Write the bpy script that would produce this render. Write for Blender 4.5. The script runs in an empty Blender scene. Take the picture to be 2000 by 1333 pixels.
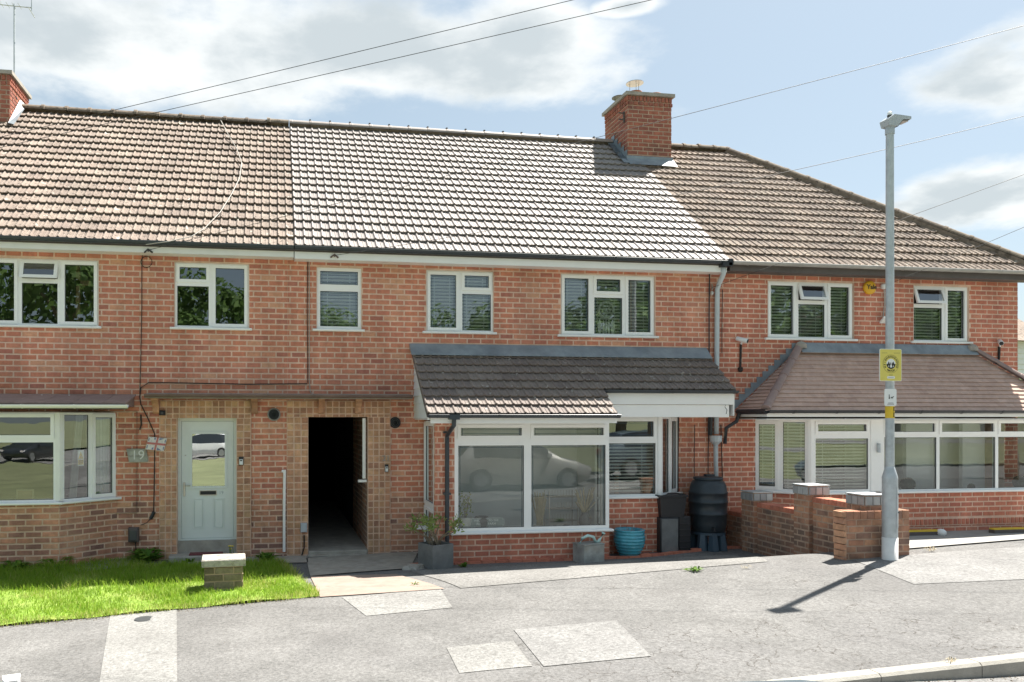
import bpy, bmesh, math, random
from mathutils import Vector, Matrix
random.seed(11)
S = bpy.context.scene
COL = S.collection
rnd = random.random
def U(a, b): return a + (b - a) * rnd()

# ------------------------------------------------------------------ camera, sky, sun, exposure
FP, PX, PY = 1500.0, 776.0, 815.0            # focal length and principal point in photo pixels
TH = math.atan(237 / 1500)
CAM = Vector((0, -12.655, 2.2))
FW = Vector((math.sin(TH), math.cos(TH), 0)); RT = Vector((math.cos(TH), -math.sin(TH), 0)); UPV = Vector((0, 0, 1))
cd = bpy.data.cameras.new('camera'); cam = bpy.data.objects.new('camera', cd); COL.objects.link(cam)
cd.sensor_width = 36; cd.lens = 36 * FP / 2000
cd.shift_x = (1000 - PX) / 2000; cd.shift_y = (PY - 666.5) / 2000
cd.clip_start = 0.05; cd.clip_end = 2000
cam.location = CAM; cam.rotation_euler = (math.pi / 2, 0, -TH)
S.camera = cam
def ray(u, v): return FW + RT * ((u - PX) / FP) + UPV * ((PY - v) / FP)
def atY(u, v, Y):
    d = ray(u, v); return CAM + d * ((Y - CAM.y) / d.y)
def proj(p):
    d = Vector(p) - CAM; t = d.dot(FW)
    if t < 0.1: return (-1e6, -1e6, 1e6)
    return (PX + FP * d.dot(RT) / t, PY - FP * d.z / t, t)

SUN = Vector((0.485, 0.295, 1.0)).normalized()
sl = bpy.data.lights.new('sun', 'SUN'); so = bpy.data.objects.new('sun', sl); COL.objects.link(so)
sl.energy = 4.6; sl.angle = math.radians(0.6); sl.color = (1.0, 0.95, 0.87)
so.rotation_euler = SUN.to_track_quat('Z', 'Y').to_euler()
so.location = (10, 6, 30)
S.render.engine = 'CYCLES'
S.view_settings.view_transform = 'Standard'; S.view_settings.look = 'None'
S.view_settings.exposure = 1.55; S.view_settings.gamma = 1.0; S.view_settings.use_curve_mapping = False

W = bpy.data.worlds.new('World'); S.world = W; W.use_nodes = True
nt = W.node_tree; nt.nodes.clear()
def N(t, **k):
    n = nt.nodes.new(t)
    for a, b in k.items(): setattr(n, a, b)
    return n
def mth(op, a, b=None, c=None, clamp=False):
    n = N('ShaderNodeMath', operation=op, use_clamp=clamp)
    for i, x in enumerate((a, b, c)):
        if x is None: continue
        if isinstance(x, (int, float)): n.inputs[i].default_value = x
        else: nt.links.new(x, n.inputs[i])
    return n.outputs[0]
def mixc(fac, a, b):
    n = N('ShaderNodeMix', data_type='RGBA')
    for s, x in ((n.inputs[0], fac), (n.inputs[6], a), (n.inputs[7], b)):
        if isinstance(x, (int, float)): s.default_value = x
        elif isinstance(x, tuple): s.default_value = (*x, 1)
        else: nt.links.new(x, s)
    return n.outputs[2]
sky = N('ShaderNodeTexSky', sky_type='NISHITA'); sky.sun_disc = False
sky.sun_elevation = math.asin(SUN.z); sky.sun_rotation = math.atan2(SUN.x, SUN.y)
sky.altitude = 100; sky.air_density = 1.0; sky.dust_density = 1.6; sky.ozone_density = 1.0
tc = N('ShaderNodeTexCoord'); sx = N('ShaderNodeSeparateXYZ'); nt.links.new(tc.outputs['Generated'], sx.inputs[0])
dx, dy, dz = sx.outputs
az = mth('ARCTAN2', dx, dy); el = mth('ARCSINE', dz)
den = mth('ADD', mth('MAXIMUM', dz, 0.0), 0.22)
cx = N('ShaderNodeCombineXYZ'); nt.links.new(mth('DIVIDE', dx, den), cx.inputs[0]); nt.links.new(mth('DIVIDE', dy, den), cx.inputs[1])
nt.links.new(mth('MULTIPLY', dz, 1.5), cx.inputs[2])
def noise(scale, detail, rough, off=0.0, vec=None):
    n = N('ShaderNodeTexNoise'); n.inputs['Scale'].default_value = scale; n.inputs['Detail'].default_value = detail; n.inputs['Roughness'].default_value = rough
    m = N('ShaderNodeVectorMath', operation='ADD'); nt.links.new(vec or cx.outputs[0], m.inputs[0]); m.inputs[1].default_value = (off, off * .7, off * .3)
    nt.links.new(m.outputs[0], n.inputs['Vector']); return n.outputs['Fac']
n1 = noise(2.6, 9, 0.58, 3.1); n2 = noise(1.0, 3, 0.5, 9.4); n3 = noise(3.4, 6, 0.55, 17.0)
blob = None
def aed(u, v):
    d = ray(u, v).normalized(); return math.atan2(d.x, d.y), math.asin(d.z)
for (u, v, ru, rv) in ((330, 110, 560, 150), (800, 110, 420, 110), (1010, 70, 170, 90), (1940, 165, 215, 110), (2080, 120, 240, 130), (1900, 385, 300, 85), (1560, 400, 160, 50), (1230, 10, 90, 25)):
    a0, e0 = aed(u, v); a1, _ = aed(u + ru, v); _, e1 = aed(u, v - rv)
    q = mth('SQRT', mth('ADD', mth('POWER', mth('ABSOLUTE', mth('DIVIDE', mth('SUBTRACT', az, a0), abs(a1 - a0))), 2.0),
                        mth('POWER', mth('ABSOLUTE', mth('DIVIDE', mth('SUBTRACT', el, e0), abs(e1 - e0))), 2.0)))
    q = mth('SUBTRACT', 1.0, q)
    blob = q if blob is None else mth('MAXIMUM', blob, q)
blob = mth('MAXIMUM', blob, -0.42)
# clouds go on in the same scattered way all round
wide = mth('MULTIPLY', mth('SUBTRACT', n2, 0.52), 2.2)
d1 = mth('ADD', mth('ADD', mth('MULTIPLY', blob, 1.0), mth('MULTIPLY', mth('SUBTRACT', n1, 0.5), 2.2)), 0.02)
d1 = mth('ADD', d1, mth('MULTIPLY', mth('MAXIMUM', wide, 0.0), 0.5))
mr = N('ShaderNodeMapRange', interpolation_type='SMOOTHSTEP'); nt.links.new(d1, mr.inputs[0]); mr.inputs[1].default_value = -0.06; mr.inputs[2].default_value = 0.42
mask = mr.outputs[0]
mr2 = N('ShaderNodeMapRange', interpolation_type='SMOOTHSTEP'); nt.links.new(mth('ADD', mth('MULTIPLY', n3, 1.0), mth('MULTIPLY', mth('SUBTRACT', 0.5, d1), 0.35)), mr2.inputs[0]); mr2.inputs[1].default_value = 0.36; mr2.inputs[2].default_value = 0.66
ccol = mixc(mr2.outputs[0], (4.3, 4.75, 4.95), (6.9, 7.1, 7.05))
skyp = mixc(0.5, sky.outputs[0], (4.25, 5.15, 5.3))
fin = mixc(mth('MULTIPLY', mask, 0.93), skyp, ccol)
bg = N('ShaderNodeBackground'); bg.inputs[1].default_value = 0.0525; nt.links.new(fin, bg.inputs[0])
wo = N('ShaderNodeOutputWorld'); nt.links.new(bg.outputs[0], wo.inputs[0])

# ------------------------------------------------------------------ materials
MATS = {}
def ramp(nt, fac, cols):
    r = nt.nodes.new('ShaderNodeValToRGB'); e = r.color_ramp.elements
    while len(e) < len(cols): e.new(0.5)
    for i, c in enumerate(cols):
        p = c[3] if len(c) > 3 else i / (len(cols) - 1)
        e[i].position = p; e[i].color = (c[0], c[1], c[2], 1)
    nt.links.new(fac, r.inputs[0]); return r.outputs[0]
def mat(name, cols, rough=0.6, metal=0.0, var=0.25, scale=9.0, bump=0.0, bscale=60.0, spec=0.5, attr=True, extra=None, coat=0.0):
    """cols: one colour, or a list picked per piece by the face attribute rnd; var = blotchy variation"""
    m = bpy.data.materials.new(name); m.use_nodes = True; t = m.node_tree; b = t.nodes['Principled BSDF']; L = t.links.new
    b.inputs['Roughness'].default_value = rough; b.inputs['Metallic'].default_value = metal
    b.inputs['Specular IOR Level'].default_value = spec
    b.inputs['Coat Weight'].default_value = coat
    g = t.nodes.new('ShaderNodeNewGeometry')
    if isinstance(cols[0], (int, float)): cols = [cols, cols]; 
    if attr:
        a = t.nodes.new('ShaderNodeAttribute'); a.attribute_name = 'rnd'; fac = a.outputs['Fac']
        c = ramp(t, fac, cols)
    else:
        nz = t.nodes.new('ShaderNodeTexNoise'); nz.inputs['Scale'].default_value = scale * .3; nz.inputs['Detail'].default_value = 4; L(g.outputs['Position'], nz.inputs['Vector'])
        c = ramp(t, nz.outputs['Fac'], [(*x[:3], .3 + .4 * i / (len(cols) - 1)) for i, x in enumerate(cols)])
    if var > 0:
        nz = t.nodes.new('ShaderNodeTexNoise'); nz.inputs['Scale'].default_value = scale; nz.inputs['Detail'].default_value = 6; nz.inputs['Roughness'].default_value = 0.65
        L(g.outputs['Position'], nz.inputs['Vector'])
        mr = t.nodes.new('ShaderNodeMapRange'); L(nz.outputs['Fac'], mr.inputs[0]); mr.inputs[1].default_value = .25; mr.inputs[2].default_value = .75; mr.inputs[3].default_value = 1 - var; mr.inputs[4].default_value = 1 + var
        v = t.nodes.new('ShaderNodeVectorMath'); v.operation = 'SCALE'; L(c, v.inputs[0]); L(mr.outputs[0], v.inputs['Scale']); c = v.outputs[0]
    if extra: c = extra(t, g, c)
    L(c, b.inputs['Base Color'])
    if bump > 0:
        nb = t.nodes.new('ShaderNodeTexNoise'); nb.inputs['Scale'].default_value = bscale; nb.inputs['Detail'].default_value = 5; L(g.outputs['Position'], nb.inputs['Vector'])
        bp = t.nodes.new('ShaderNodeBump'); bp.inputs['Strength'].default_value = bump; bp.inputs['Distance'].default_value = 0.01; L(nb.outputs['Fac'], bp.inputs['Height']); L(bp.outputs[0], b.inputs['Normal'])
    MATS[name] = m; return m
def speck(scale, lo, hi, col, amt=1.0):
    """lichen / stain spots with a shape of their own"""
    def f(t, g, c):
        nz = t.nodes.new('ShaderNodeTexNoise'); nz.inputs['Scale'].default_value = scale; nz.inputs['Detail'].default_value = 3; t.links.new(g.outputs['Position'], nz.inputs['Vector'])
        mr = t.nodes.new('ShaderNodeMapRange'); t.links.new(nz.outputs['Fac'], mr.inputs[0]); mr.inputs[1].default_value = lo; mr.inputs[2].default_value = hi; mr.inputs[4].default_value = amt
        mx = t.nodes.new('ShaderNodeMix'); mx.data_type = 'RGBA'; t.links.new(mr.outputs[0], mx.inputs[0]); t.links.new(c, mx.inputs[6]); mx.inputs[7].default_value = (*col, 1)
        return mx.outputs[2]
    return f
def weather(amt=.22):
    def f(t, g, c):
        mp = t.nodes.new('ShaderNodeMapping'); mp.inputs['Scale'].default_value = (1.5, 1.5, .45); t.links.new(g.outputs['Position'], mp.inputs['Vector'])
        nz = t.nodes.new('ShaderNodeTexNoise'); nz.inputs['Scale'].default_value = 1.0; nz.inputs['Detail'].default_value = 7; nz.inputs['Roughness'].default_value = .7; t.links.new(mp.outputs[0], nz.inputs['Vector'])
        mr = t.nodes.new('ShaderNodeMapRange'); t.links.new(nz.outputs['Fac'], mr.inputs[0]); mr.inputs[1].default_value = .35; mr.inputs[2].default_value = .65; mr.inputs[3].default_value = 1 - amt * 1.4; mr.inputs[4].default_value = 1 + amt * .5
        v = t.nodes.new('ShaderNodeVectorMath'); v.operation = 'SCALE'; t.links.new(c, v.inputs[0]); t.links.new(mr.outputs[0], v.inputs['Scale']); return v.outputs[0]
    return f
def chain(*fs):
    def f(t, g, c):
        for x in fs: c = x(t, g, c)
        return c
    return f
BR = [(.56, .215, .135), (.62, .25, .16), (.58, .22, .135), (.64, .275, .18), (.55, .205, .14), (.61, .24, .155), (.46, .18, .13), (.62, .26, .165), (.66, .36, .23)]
mat('brick_red', BR, .85, var=.22, scale=14, bump=.35, bscale=120, spec=.25, extra=chain(speck(1.3, .58, .78, (.66, .36, .25), .5), weather(.2)))
mat('brick_deep', [(.52, .185, .12), (.58, .215, .14), (.55, .195, .125), (.60, .235, .155), (.48, .17, .12), (.61, .26, .17)], .85, var=.2, scale=14, bump=.35, bscale=120, spec=.25, extra=chain(speck(1.2, .6, .8, (.62, .30, .2), .45), weather(.2)))
mat('brick_mixed', [(.52, .24, .16), (.60, .28, .18), (.30, .165, .13), (.57, .26, .165), (.62, .34, .215), (.40, .20, .15), (.58, .28, .18), (.24, .14, .12)], .85, var=.25, scale=14, bump=.4, bscale=110, spec=.25, extra=chain(speck(1.6, .56, .75, (.64, .40, .27), .5), weather(.25)))
mat('brick_tan', [(.56, .29, .18), (.64, .37, .23), (.50, .25, .16), (.60, .35, .20), (.42, .22, .15), (.66, .42, .25), (.57, .27, .17)], .85, var=.28, scale=12, bump=.4, bscale=110, spec=.25, extra=chain(speck(2.0, .56, .74, (.30, .18, .12), .55), weather(.25)))
mat('brick_old', [(.40, .20, .13), (.48, .25, .155), (.30, .165, .12), (.50, .27, .165), (.24, .15, .12)], .9, var=.35, scale=7, bump=.5, bscale=90, spec=.2, extra=speck(2.2, .46, .66, (.15, .115, .095), .75))
mat('brick_chimney', [(.34, .125, .09), (.40, .15, .10), (.28, .11, .085), (.38, .135, .09)], .9, var=.3, scale=9, bump=.4, bscale=90, spec=.2, extra=speck(2.5, .55, .72, (.10, .07, .06), .6))
mat('mortar_pink', (.76, .53, .41), .95, var=.16, scale=6, bump=.3, bscale=160, spec=.2, attr=False, extra=weather(.2))
mat('mortar_grey', (.68, .48, .36), .95, var=.2, scale=6, bump=.3, bscale=160, spec=.2, attr=False)
mat('mortar_dark', (.46, .33, .25), .95, var=.25, scale=6, bump=.3, bscale=160, spec=.2, attr=False)
mat('tile_new', [(.235, .205, .19), (.265, .233, .216), (.245, .213, .198), (.22, .193, .18), (.28, .248, .23)], .58, var=.1, scale=6, bump=.12, bscale=200, spec=.5)
mat('tile_old', [(.255, .202, .165), (.29, .232, .192), (.24, .187, .155), (.27, .214, .175), (.305, .25, .205)], .8, var=.2, scale=10, bump=.4, bscale=90, spec=.35, extra=chain(speck(19, .595, .64, (.085, .066, .05), .85), speck(9, .66, .70, (.50, .48, .42), .85), weather(.16)))
mat('tile_brown', [(.24, .183, .143), (.275, .212, .168), (.22, .168, .135), (.255, .193, .15), (.30, .238, .188)], .8, var=.25, scale=10, bump=.4, bscale=90, spec=.35, extra=chain(speck(13, .57, .64, (.065, .05, .04), .85), speck(9, .66, .7, (.42, .39, .33), .8), weather(.18)))
mat('tile_porch', [(.20, .165, .145), (.23, .19, .165), (.185, .15, .135), (.215, .175, .155), (.25, .21, .185)], .75, var=.2, scale=10, bump=.35, bscale=90, spec=.4, extra=speck(14, .66, .7, (.45, .43, .39), .8))
mat('tile_plain', [(.52, .36, .295), (.57, .40, .33), (.54, .375, .305), (.49, .335, .275), (.60, .43, .36)], .8, var=.15, scale=10, bump=.3, bscale=110, spec=.35)
mat('ridge_old', [(.20, .16, .125), (.24, .195, .15), (.17, .135, .11)], .9, var=.35, scale=9, bump=.6, bscale=50, spec=.3, extra=speck(11, .58, .66, (.08, .065, .05), .8))
mat('ridge_new', [(.30, .26, .235), (.33, .285, .26)], .65, var=.12, scale=6, bump=.15, bscale=90)
mat('ridge_plain', [(.27, .195, .18), (.30, .215, .195)], .75, var=.2, scale=7, bump=.2, bscale=90)
mat('upvc', (.88, .88, .865), .35, var=.03, scale=3, attr=False)
mat('upvc_old', (.82, .815, .78), .45, var=.06, scale=4, attr=False)
mat('clad', (.76, .79, .79), .5, var=.05, scale=4)
mat('black_plastic', (.022, .025, .03), .4, var=.2, scale=5, attr=False)
mat('gutter_dark', (.035, .045, .055), .4, var=.25, scale=4, attr=False)
mat('gutter_grey', (.36, .35, .335), .55, var=.25, scale=4, attr=False)
mat('board_dark', (.105, .09, .085), .7, var=.2, scale=5, attr=False)
mat('gutter_brown', (.15, .10, .085), .6, var=.3, scale=5, attr=False)
mat('lead', [(.20, .235, .265), (.26, .30, .33), (.17, .20, .23)], .55, metal=.2, var=.22, scale=5, bump=.25, bscale=20, attr=False)
mat('pipe_grey', (.50, .55, .58), .45, var=.1, scale=5, attr=False)
mat('galv', [(.38, .42, .44), (.50, .54, .56), (.42, .46, .49)], .5, metal=.3, var=.12, scale=14, attr=False)
mat('lamp_grey', (.42, .46, .50), .4, var=.06, attr=False)
mat('lamp_dark', (.06, .065, .07), .4, var=.1, attr=False)
mat('lens', (.55, .52, .50), .2, var=.05, attr=False)
mat('white_paint', (.78, .78, .76), .6, var=.12, scale=8, attr=False)
mat('door_grey', (.72, .765, .745), .45, var=.04, scale=3, attr=False)
mat('concrete', [(.30, .275, .24), (.38, .35, .31), (.33, .30, .26)], .9, var=.22, scale=7, bump=.4, bscale=70, spec=.25, attr=False)
mat('concrete_pale', [(.29, .285, .27), (.35, .345, .33)], .9, var=.12, scale=8, bump=.3, bscale=90, spec=.25, attr=False)
mat('concrete_pink', [(.28, .215, .18), (.33, .262, .222)], .9, var=.15, scale=7, bump=.3, bscale=90, spec=.25, attr=False)
mat('kerbstone', [(.33, .315, .28), (.39, .375, .34), (.35, .335, .30)], .9, var=.12, scale=12, bump=.4, bscale=90, spec=.25)
mat('stone_cap', [(.36, .33, .29), (.44, .41, .37)], .95, var=.35, scale=22, bump=.8, bscale=60, spec=.2, attr=False, extra=speck(9, .55, .65, (.14, .125, .10), .7))
mat('timber', [(.30, .30, .26), (.40, .40, .35)], .85, var=.3, scale=16, bump=.4, attr=False)
mat('timber_warm', (.36, .22, .12), .7, var=.2, scale=12, attr=False)
mat('mat_red', (.16, .045, .05), .95, var=.3, scale=40, bump=.5, attr=False)
mat('brick_engineering', [(.30, .30, .30), (.40, .41, .41), (.24, .24, .25)], .4, var=.2, scale=8)
mat('cable', (.025, .018, .016), .6, var=.1, attr=False)
mat('cable_white', (.42, .40, .36), .6, var=.1, attr=False)
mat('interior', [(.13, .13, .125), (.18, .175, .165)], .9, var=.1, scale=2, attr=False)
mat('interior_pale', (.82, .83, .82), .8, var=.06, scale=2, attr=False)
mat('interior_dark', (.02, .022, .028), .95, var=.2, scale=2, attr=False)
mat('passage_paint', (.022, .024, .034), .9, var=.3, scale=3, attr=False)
mat('blind', (.82, .84, .81), .5, var=.05, attr=False)
mat('curtain', (.60, .63, .62), .9, var=.12, scale=5, attr=False)
mat('leading', (.05, .09, .12), .5, var=.1, attr=False)
mat('yellow', (.72, .50, .035), .5, var=.06, attr=False)
mat('alarm', (.74, .40, .02), .4, var=.05, attr=False)
mat('sign_yellow', (.72, .62, .14), .5, var=.06, scale=6, attr=False)
mat('ink', (.02, .02, .022), .6, var=.1, attr=False)
mat('sign_white', (.80, .82, .82), .45, var=.04, attr=False)
mat('sign_slate', (.30, .36, .36), .5, var=.1, attr=False)
mat('flag_red', (.55, .19, .18), .8, var=.1, attr=False)
mat('flag_blue', (.20, .22, .36), .8, var=.1, attr=False)
mat('flag_white', (.72, .68, .66), .8, var=.1, attr=False)
mat('planter', (.16, .165, .165), .85, var=.25, scale=7, bump=.2, attr=False)
mat('zinc', [(.24, .25, .235), (.38, .40, .39), (.30, .28, .23)], .55, metal=.3, var=.3, scale=9, attr=False)
mat('mint', (.45, .64, .61), .5, var=.12, attr=False)
mat('glaze', [(.03, .23, .33), (.07, .38, .48)], .18, var=.25, scale=10, attr=False, coat=.6)
mat('pot_white', (.70, .69, .66), .5, var=.06, attr=False)
mat('butt', (.026, .036, .045), .42, var=.2, scale=5, attr=False)
mat('butt_stand', (.045, .075, .105), .5, var=.15, scale=5, attr=False)
mat('soil', (.05, .035, .025), .95, var=.3, scale=20, attr=False)
mat('soil_grit', [(.10, .075, .05), (.22, .18, .13), (.15, .11, .075), (.30, .27, .22)], .95, var=.3, scale=20)
mat('bark', [(.17, .14, .10), (.26, .21, .15)], .9, var=.3, scale=20, bump=.5, attr=False)
mat('straw', [(.42, .35, .22), (.52, .45, .30)], .9, var=.2, attr=False)
mat('terracotta', (.36, .15, .085), .8, var=.2, scale=9, attr=False)
mat('steel', (.55, .52, .48), .35, metal=.8, var=.15, scale=9, attr=False)
mat('topiary', [(.03, .055, .045), (.06, .095, .07)], .9, var=.3, scale=30, bump=.6, attr=False)
mat('tyre', (.02, .02, .02), .8, var=.1, attr=False)
mat('rim', (.45, .46, .48), .3, metal=.8, var=.05, attr=False)
mat('car_glass', (.02, .025, .03), .08, var=.05, attr=False)
mat('car_silver', (.50, .49, .46), .3, metal=.35, var=.03, attr=False, coat=.6)
mat('car_dark', (.025, .03, .038), .3, metal=.2, var=.03, attr=False, coat=.6)
mat('car_white', (.74, .75, .76), .3, var=.03, attr=False, coat=.5)
mat('car_blue', (.14, .18, .21), .3, metal=.3, var=.03, attr=False, coat=.6)
mat('lamp_red', (.42, .03, .02), .25, var=.05, attr=False)
mat('plate', (.70, .52, .04), .5, var=.05, attr=False)
mat('grass_ground', [(.16, .26, .035), (.21, .32, .045), (.24, .31, .07)], .95, var=.3, scale=9, bump=.6, bscale=60, attr=False)
mat('green_field', [(.15, .17, .08), (.20, .215, .11)], .95, var=.3, scale=.6, attr=False)

def leafmat(name, cols, trans=.35):
    m = mat(name, cols, .6, var=.2, scale=6, spec=.3); t = m.node_tree; b = t.nodes['Principled BSDF']; o = t.nodes['Material Output']
    tr = t.nodes.new('ShaderNodeBsdfTranslucent'); mx = t.nodes.new('ShaderNodeMixShader'); mx.inputs[0].default_value = trans
    src = b.inputs['Base Color'].links[0].from_socket
    t.links.new(src, tr.inputs[0]); t.links.new(b.outputs[0], mx.inputs[1]); t.links.new(tr.outputs[0], mx.inputs[2]); t.links.new(mx.outputs[0], o.inputs[0])
    return m
leafmat('grass_blade', [(.19, .33, .03), (.25, .40, .035), (.31, .44, .05), (.22, .36, .03), (.40, .46, .10), (.50, .48, .20)], .5)
leafmat('leaf_tree', [(.06, .125, .03), (.10, .18, .045), (.13, .22, .05), (.08, .15, .035)], .35)
leafmat('leaf_bush', [(.06, .13, .02), (.12, .21, .035), (.17, .26, .05)], .35)
leafmat('leaf_planter', [(.18, .27, .06), (.26, .35, .09), (.33, .37, .13), (.15, .21, .05)], .35)
leafmat('leaf_weed', [(.07, .17, .02), (.13, .25, .03), (.17, .28, .04)], .35)
mat('petal', (.75, .55, .06), .8, var=.1, attr=False)

def glass(name, refl, tint):
    m = bpy.data.materials.new(name); m.use_nodes = True; t = m.node_tree; t.nodes.clear(); L = t.links.new
    o = t.nodes.new('ShaderNodeOutputMaterial'); mx = t.nodes.new('ShaderNodeMixShader'); tr = t.nodes.new('ShaderNodeBsdfTransparent'); gl = t.nodes.new('ShaderNodeBsdfGlossy')
    tr.inputs[0].default_value = (*tint, 1); gl.inputs['Roughness'].default_value = 0.0; gl.inputs[0].default_value = (.95, .98, 1, 1)
    fr = t.nodes.new('ShaderNodeFresnel'); fr.inputs[0].default_value = 1.5
    ma = t.nodes.new('ShaderNodeMath'); ma.operation = 'MULTIPLY_ADD'; L(fr.outputs[0], ma.inputs[0]); ma.inputs[1].default_value = 1.6; ma.inputs[2].default_value = refl
    ma.use_clamp = True
    g = t.nodes.new('ShaderNodeNewGeometry'); nz = t.nodes.new('ShaderNodeTexNoise'); nz.inputs['Scale'].default_value = 1.7; L(g.outputs['Position'], nz.inputs['Vector'])
    bp = t.nodes.new('ShaderNodeBump'); bp.inputs['Strength'].default_value = .05; bp.inputs['Distance'].default_value = .02; L(nz.outputs['Fac'], bp.inputs['Height']); L(bp.outputs[0], gl.inputs['Normal'])
    L(ma.outputs[0], mx.inputs[0]); L(tr.outputs[0], mx.inputs[1]); L(gl.outputs[0], mx.inputs[2]); L(mx.outputs[0], o.inputs[0]); MATS[name] = m
glass('glass', .12, (.86, .93, .91)); glass('glass_clear', .03, (.92, .96, .95)); glass('glass_porch', .02, (.94, .98, .97)); glass('glass_door', .38, (.5, .55, .54))

def asphalt(name, cols, cracks=0.0):
    def ex(t, g, c):
        L = t.links.new
        nz = t.nodes.new('ShaderNodeTexNoise'); nz.inputs['Scale'].default_value = 34; nz.inputs['Detail'].default_value = 6; nz.inputs['Roughness'].default_value = .8; L(g.outputs['Position'], nz.inputs['Vector'])
        mr = t.nodes.new('ShaderNodeMapRange'); L(nz.outputs['Fac'], mr.inputs[0]); mr.inputs[1].default_value = .3; mr.inputs[2].default_value = .7; mr.inputs[3].default_value = .42; mr.inputs[4].default_value = 1.5
        v = t.nodes.new('ShaderNodeVectorMath'); v.operation = 'SCALE'; L(c, v.inputs[0]); L(mr.outputs[0], v.inputs['Scale']); c = v.outputs[0]
        c = speck(17, .58, .70, (.075, .072, .068), .5)(t, g, c); c = speck(.8, .56, .72, (.12, .115, .11), .3)(t, g, c)
        if cracks:
            wv = t.nodes.new('ShaderNodeTexNoise'); wv.inputs['Scale'].default_value = 5; wv.inputs['Detail'].default_value = 4; L(g.outputs['Position'], wv.inputs['Vector'])
            ad = t.nodes.new('ShaderNodeVectorMath'); ad.operation = 'MULTIPLY_ADD'; L(wv.outputs['Color'], ad.inputs[0]); ad.inputs[1].default_value = (.3, .3, .3); L(g.outputs['Position'], ad.inputs[2])
            vo = t.nodes.new('ShaderNodeTexVoronoi'); vo.feature = 'DISTANCE_TO_EDGE'; vo.inputs['Scale'].default_value = 2.4; L(ad.outputs[0], vo.inputs['Vector'])
            m1 = t.nodes.new('ShaderNodeMapRange'); L(vo.outputs['Distance'], m1.inputs[0]); m1.inputs[1].default_value = .003; m1.inputs[2].default_value = .014; m1.inputs[3].default_value = 1; m1.inputs[4].default_value = 0
            nm = t.nodes.new('ShaderNodeTexNoise'); nm.inputs['Scale'].default_value = .9; L(g.outputs['Position'], nm.inputs['Vector'])
            sp = t.nodes.new('ShaderNodeSeparateXYZ'); L(g.outputs['Position'], sp.inputs[0])
            my = t.nodes.new('ShaderNodeMapRange'); L(sp.outputs['Y'], my.inputs[0]); my.inputs[1].default_value = -4.9; my.inputs[2].default_value = -6.2; my.inputs[3].default_value = -.12; my.inputs[4].default_value = .1
            mx_ = t.nodes.new('ShaderNodeMapRange'); L(sp.outputs['X'], mx_.inputs[0]); mx_.inputs[1].default_value = .8; mx_.inputs[2].default_value = 2.6; mx_.inputs[3].default_value = -.2; mx_.inputs[4].default_value = 0
            a2 = t.nodes.new('ShaderNodeMath'); a2.operation = 'ADD'; L(nm.outputs['Fac'], a2.inputs[0]); L(my.outputs[0], a2.inputs[1])
            a3 = t.nodes.new('ShaderNodeMath'); a3.operation = 'ADD'; L(a2.outputs[0], a3.inputs[0]); L(mx_.outputs[0], a3.inputs[1])
            m2 = t.nodes.new('ShaderNodeMapRange'); L(a3.outputs[0], m2.inputs[0]); m2.inputs[1].default_value = .46; m2.inputs[2].default_value = .58
            mm = t.nodes.new('ShaderNodeMath'); mm.operation = 'MULTIPLY'; L(m1.outputs[0], mm.inputs[0]); L(m2.outputs[0], mm.inputs[1])
            mm2 = t.nodes.new('ShaderNodeMath'); mm2.operation = 'MULTIPLY'; L(mm.outputs[0], mm2.inputs[0]); mm2.inputs[1].default_value = cracks
            mx = t.nodes.new('ShaderNodeMix'); mx.data_type = 'RGBA'; L(mm2.outputs[0], mx.inputs[0]); L(c, mx.inputs[6]); mx.inputs[7].default_value = (.06, .052, .045, 1); c = mx.outputs[2]
        return c
    return mat(name, cols, .95, var=.2, scale=1.3, bump=.5, bscale=130, spec=.2, attr=False, extra=ex)
asphalt('asphalt', [(.145, .142, .138), (.182, .179, .174), (.16, .157, .155)], .75)
asphalt('asphalt_pale', [(.215, .212, .208), (.245, .242, .236)])
asphalt('asphalt_patch', [(.235, .232, .222), (.27, .266, .255)])
asphalt('asphalt_road', [(.20, .196, .19), (.24, .235, .23)])
asphalt('drive_pale', [(.20, .195, .188), (.23, .225, .215)])

# ------------------------------------------------------------------ mesh helpers
class MB:
    def __init__(s): s.v = []; s.f = []; s.r = []; s.m = []
    def add(s, vs, fs, r=None, m=0):
        o = len(s.v); s.v += [tuple(x) for x in vs]; q = rnd() if r is None else r
        for f in fs: s.f.append(tuple(i + o for i in f)); s.r.append(q); s.m.append(m)
    def build(s, name, mats, parent=None, smooth=False, kind=None):
        me = bpy.data.meshes.new(name); me.from_pydata(s.v, [], s.f)
        if not isinstance(mats, (list, tuple)): mats = [mats]
        for x in mats: me.materials.append(MATS[x])
        a = me.attributes.new('rnd', 'FLOAT', 'FACE'); a.data.foreach_set('value', s.r)
        me.polygons.foreach_set('material_index', s.m)
        if smooth: me.polygons.foreach_set('use_smooth', [True] * len(s.f))
        me.update()
        o = bpy.data.objects.new(name, me); link(o, parent)
        if kind: o['kind'] = kind
        return o
def link(o, parent=None):
    COL.objects.link(o)
    if parent is not None:
        o.parent = parent; o.matrix_parent_inverse = parent.matrix_basis.inverted()
    return o
def thing(name, loc, label, cat, group=None):
    o = bpy.data.objects.new(name, None); o.empty_display_size = .1; o.location = loc; COL.objects.link(o)
    return tag(o, label, cat, group)
def tag(o, label, cat=None, group=None):
    o['label'] = label
    if cat: o['category'] = cat
    if group: o['group'] = group
    return o
def struct(o): o['kind'] = 'structure'; return o

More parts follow.
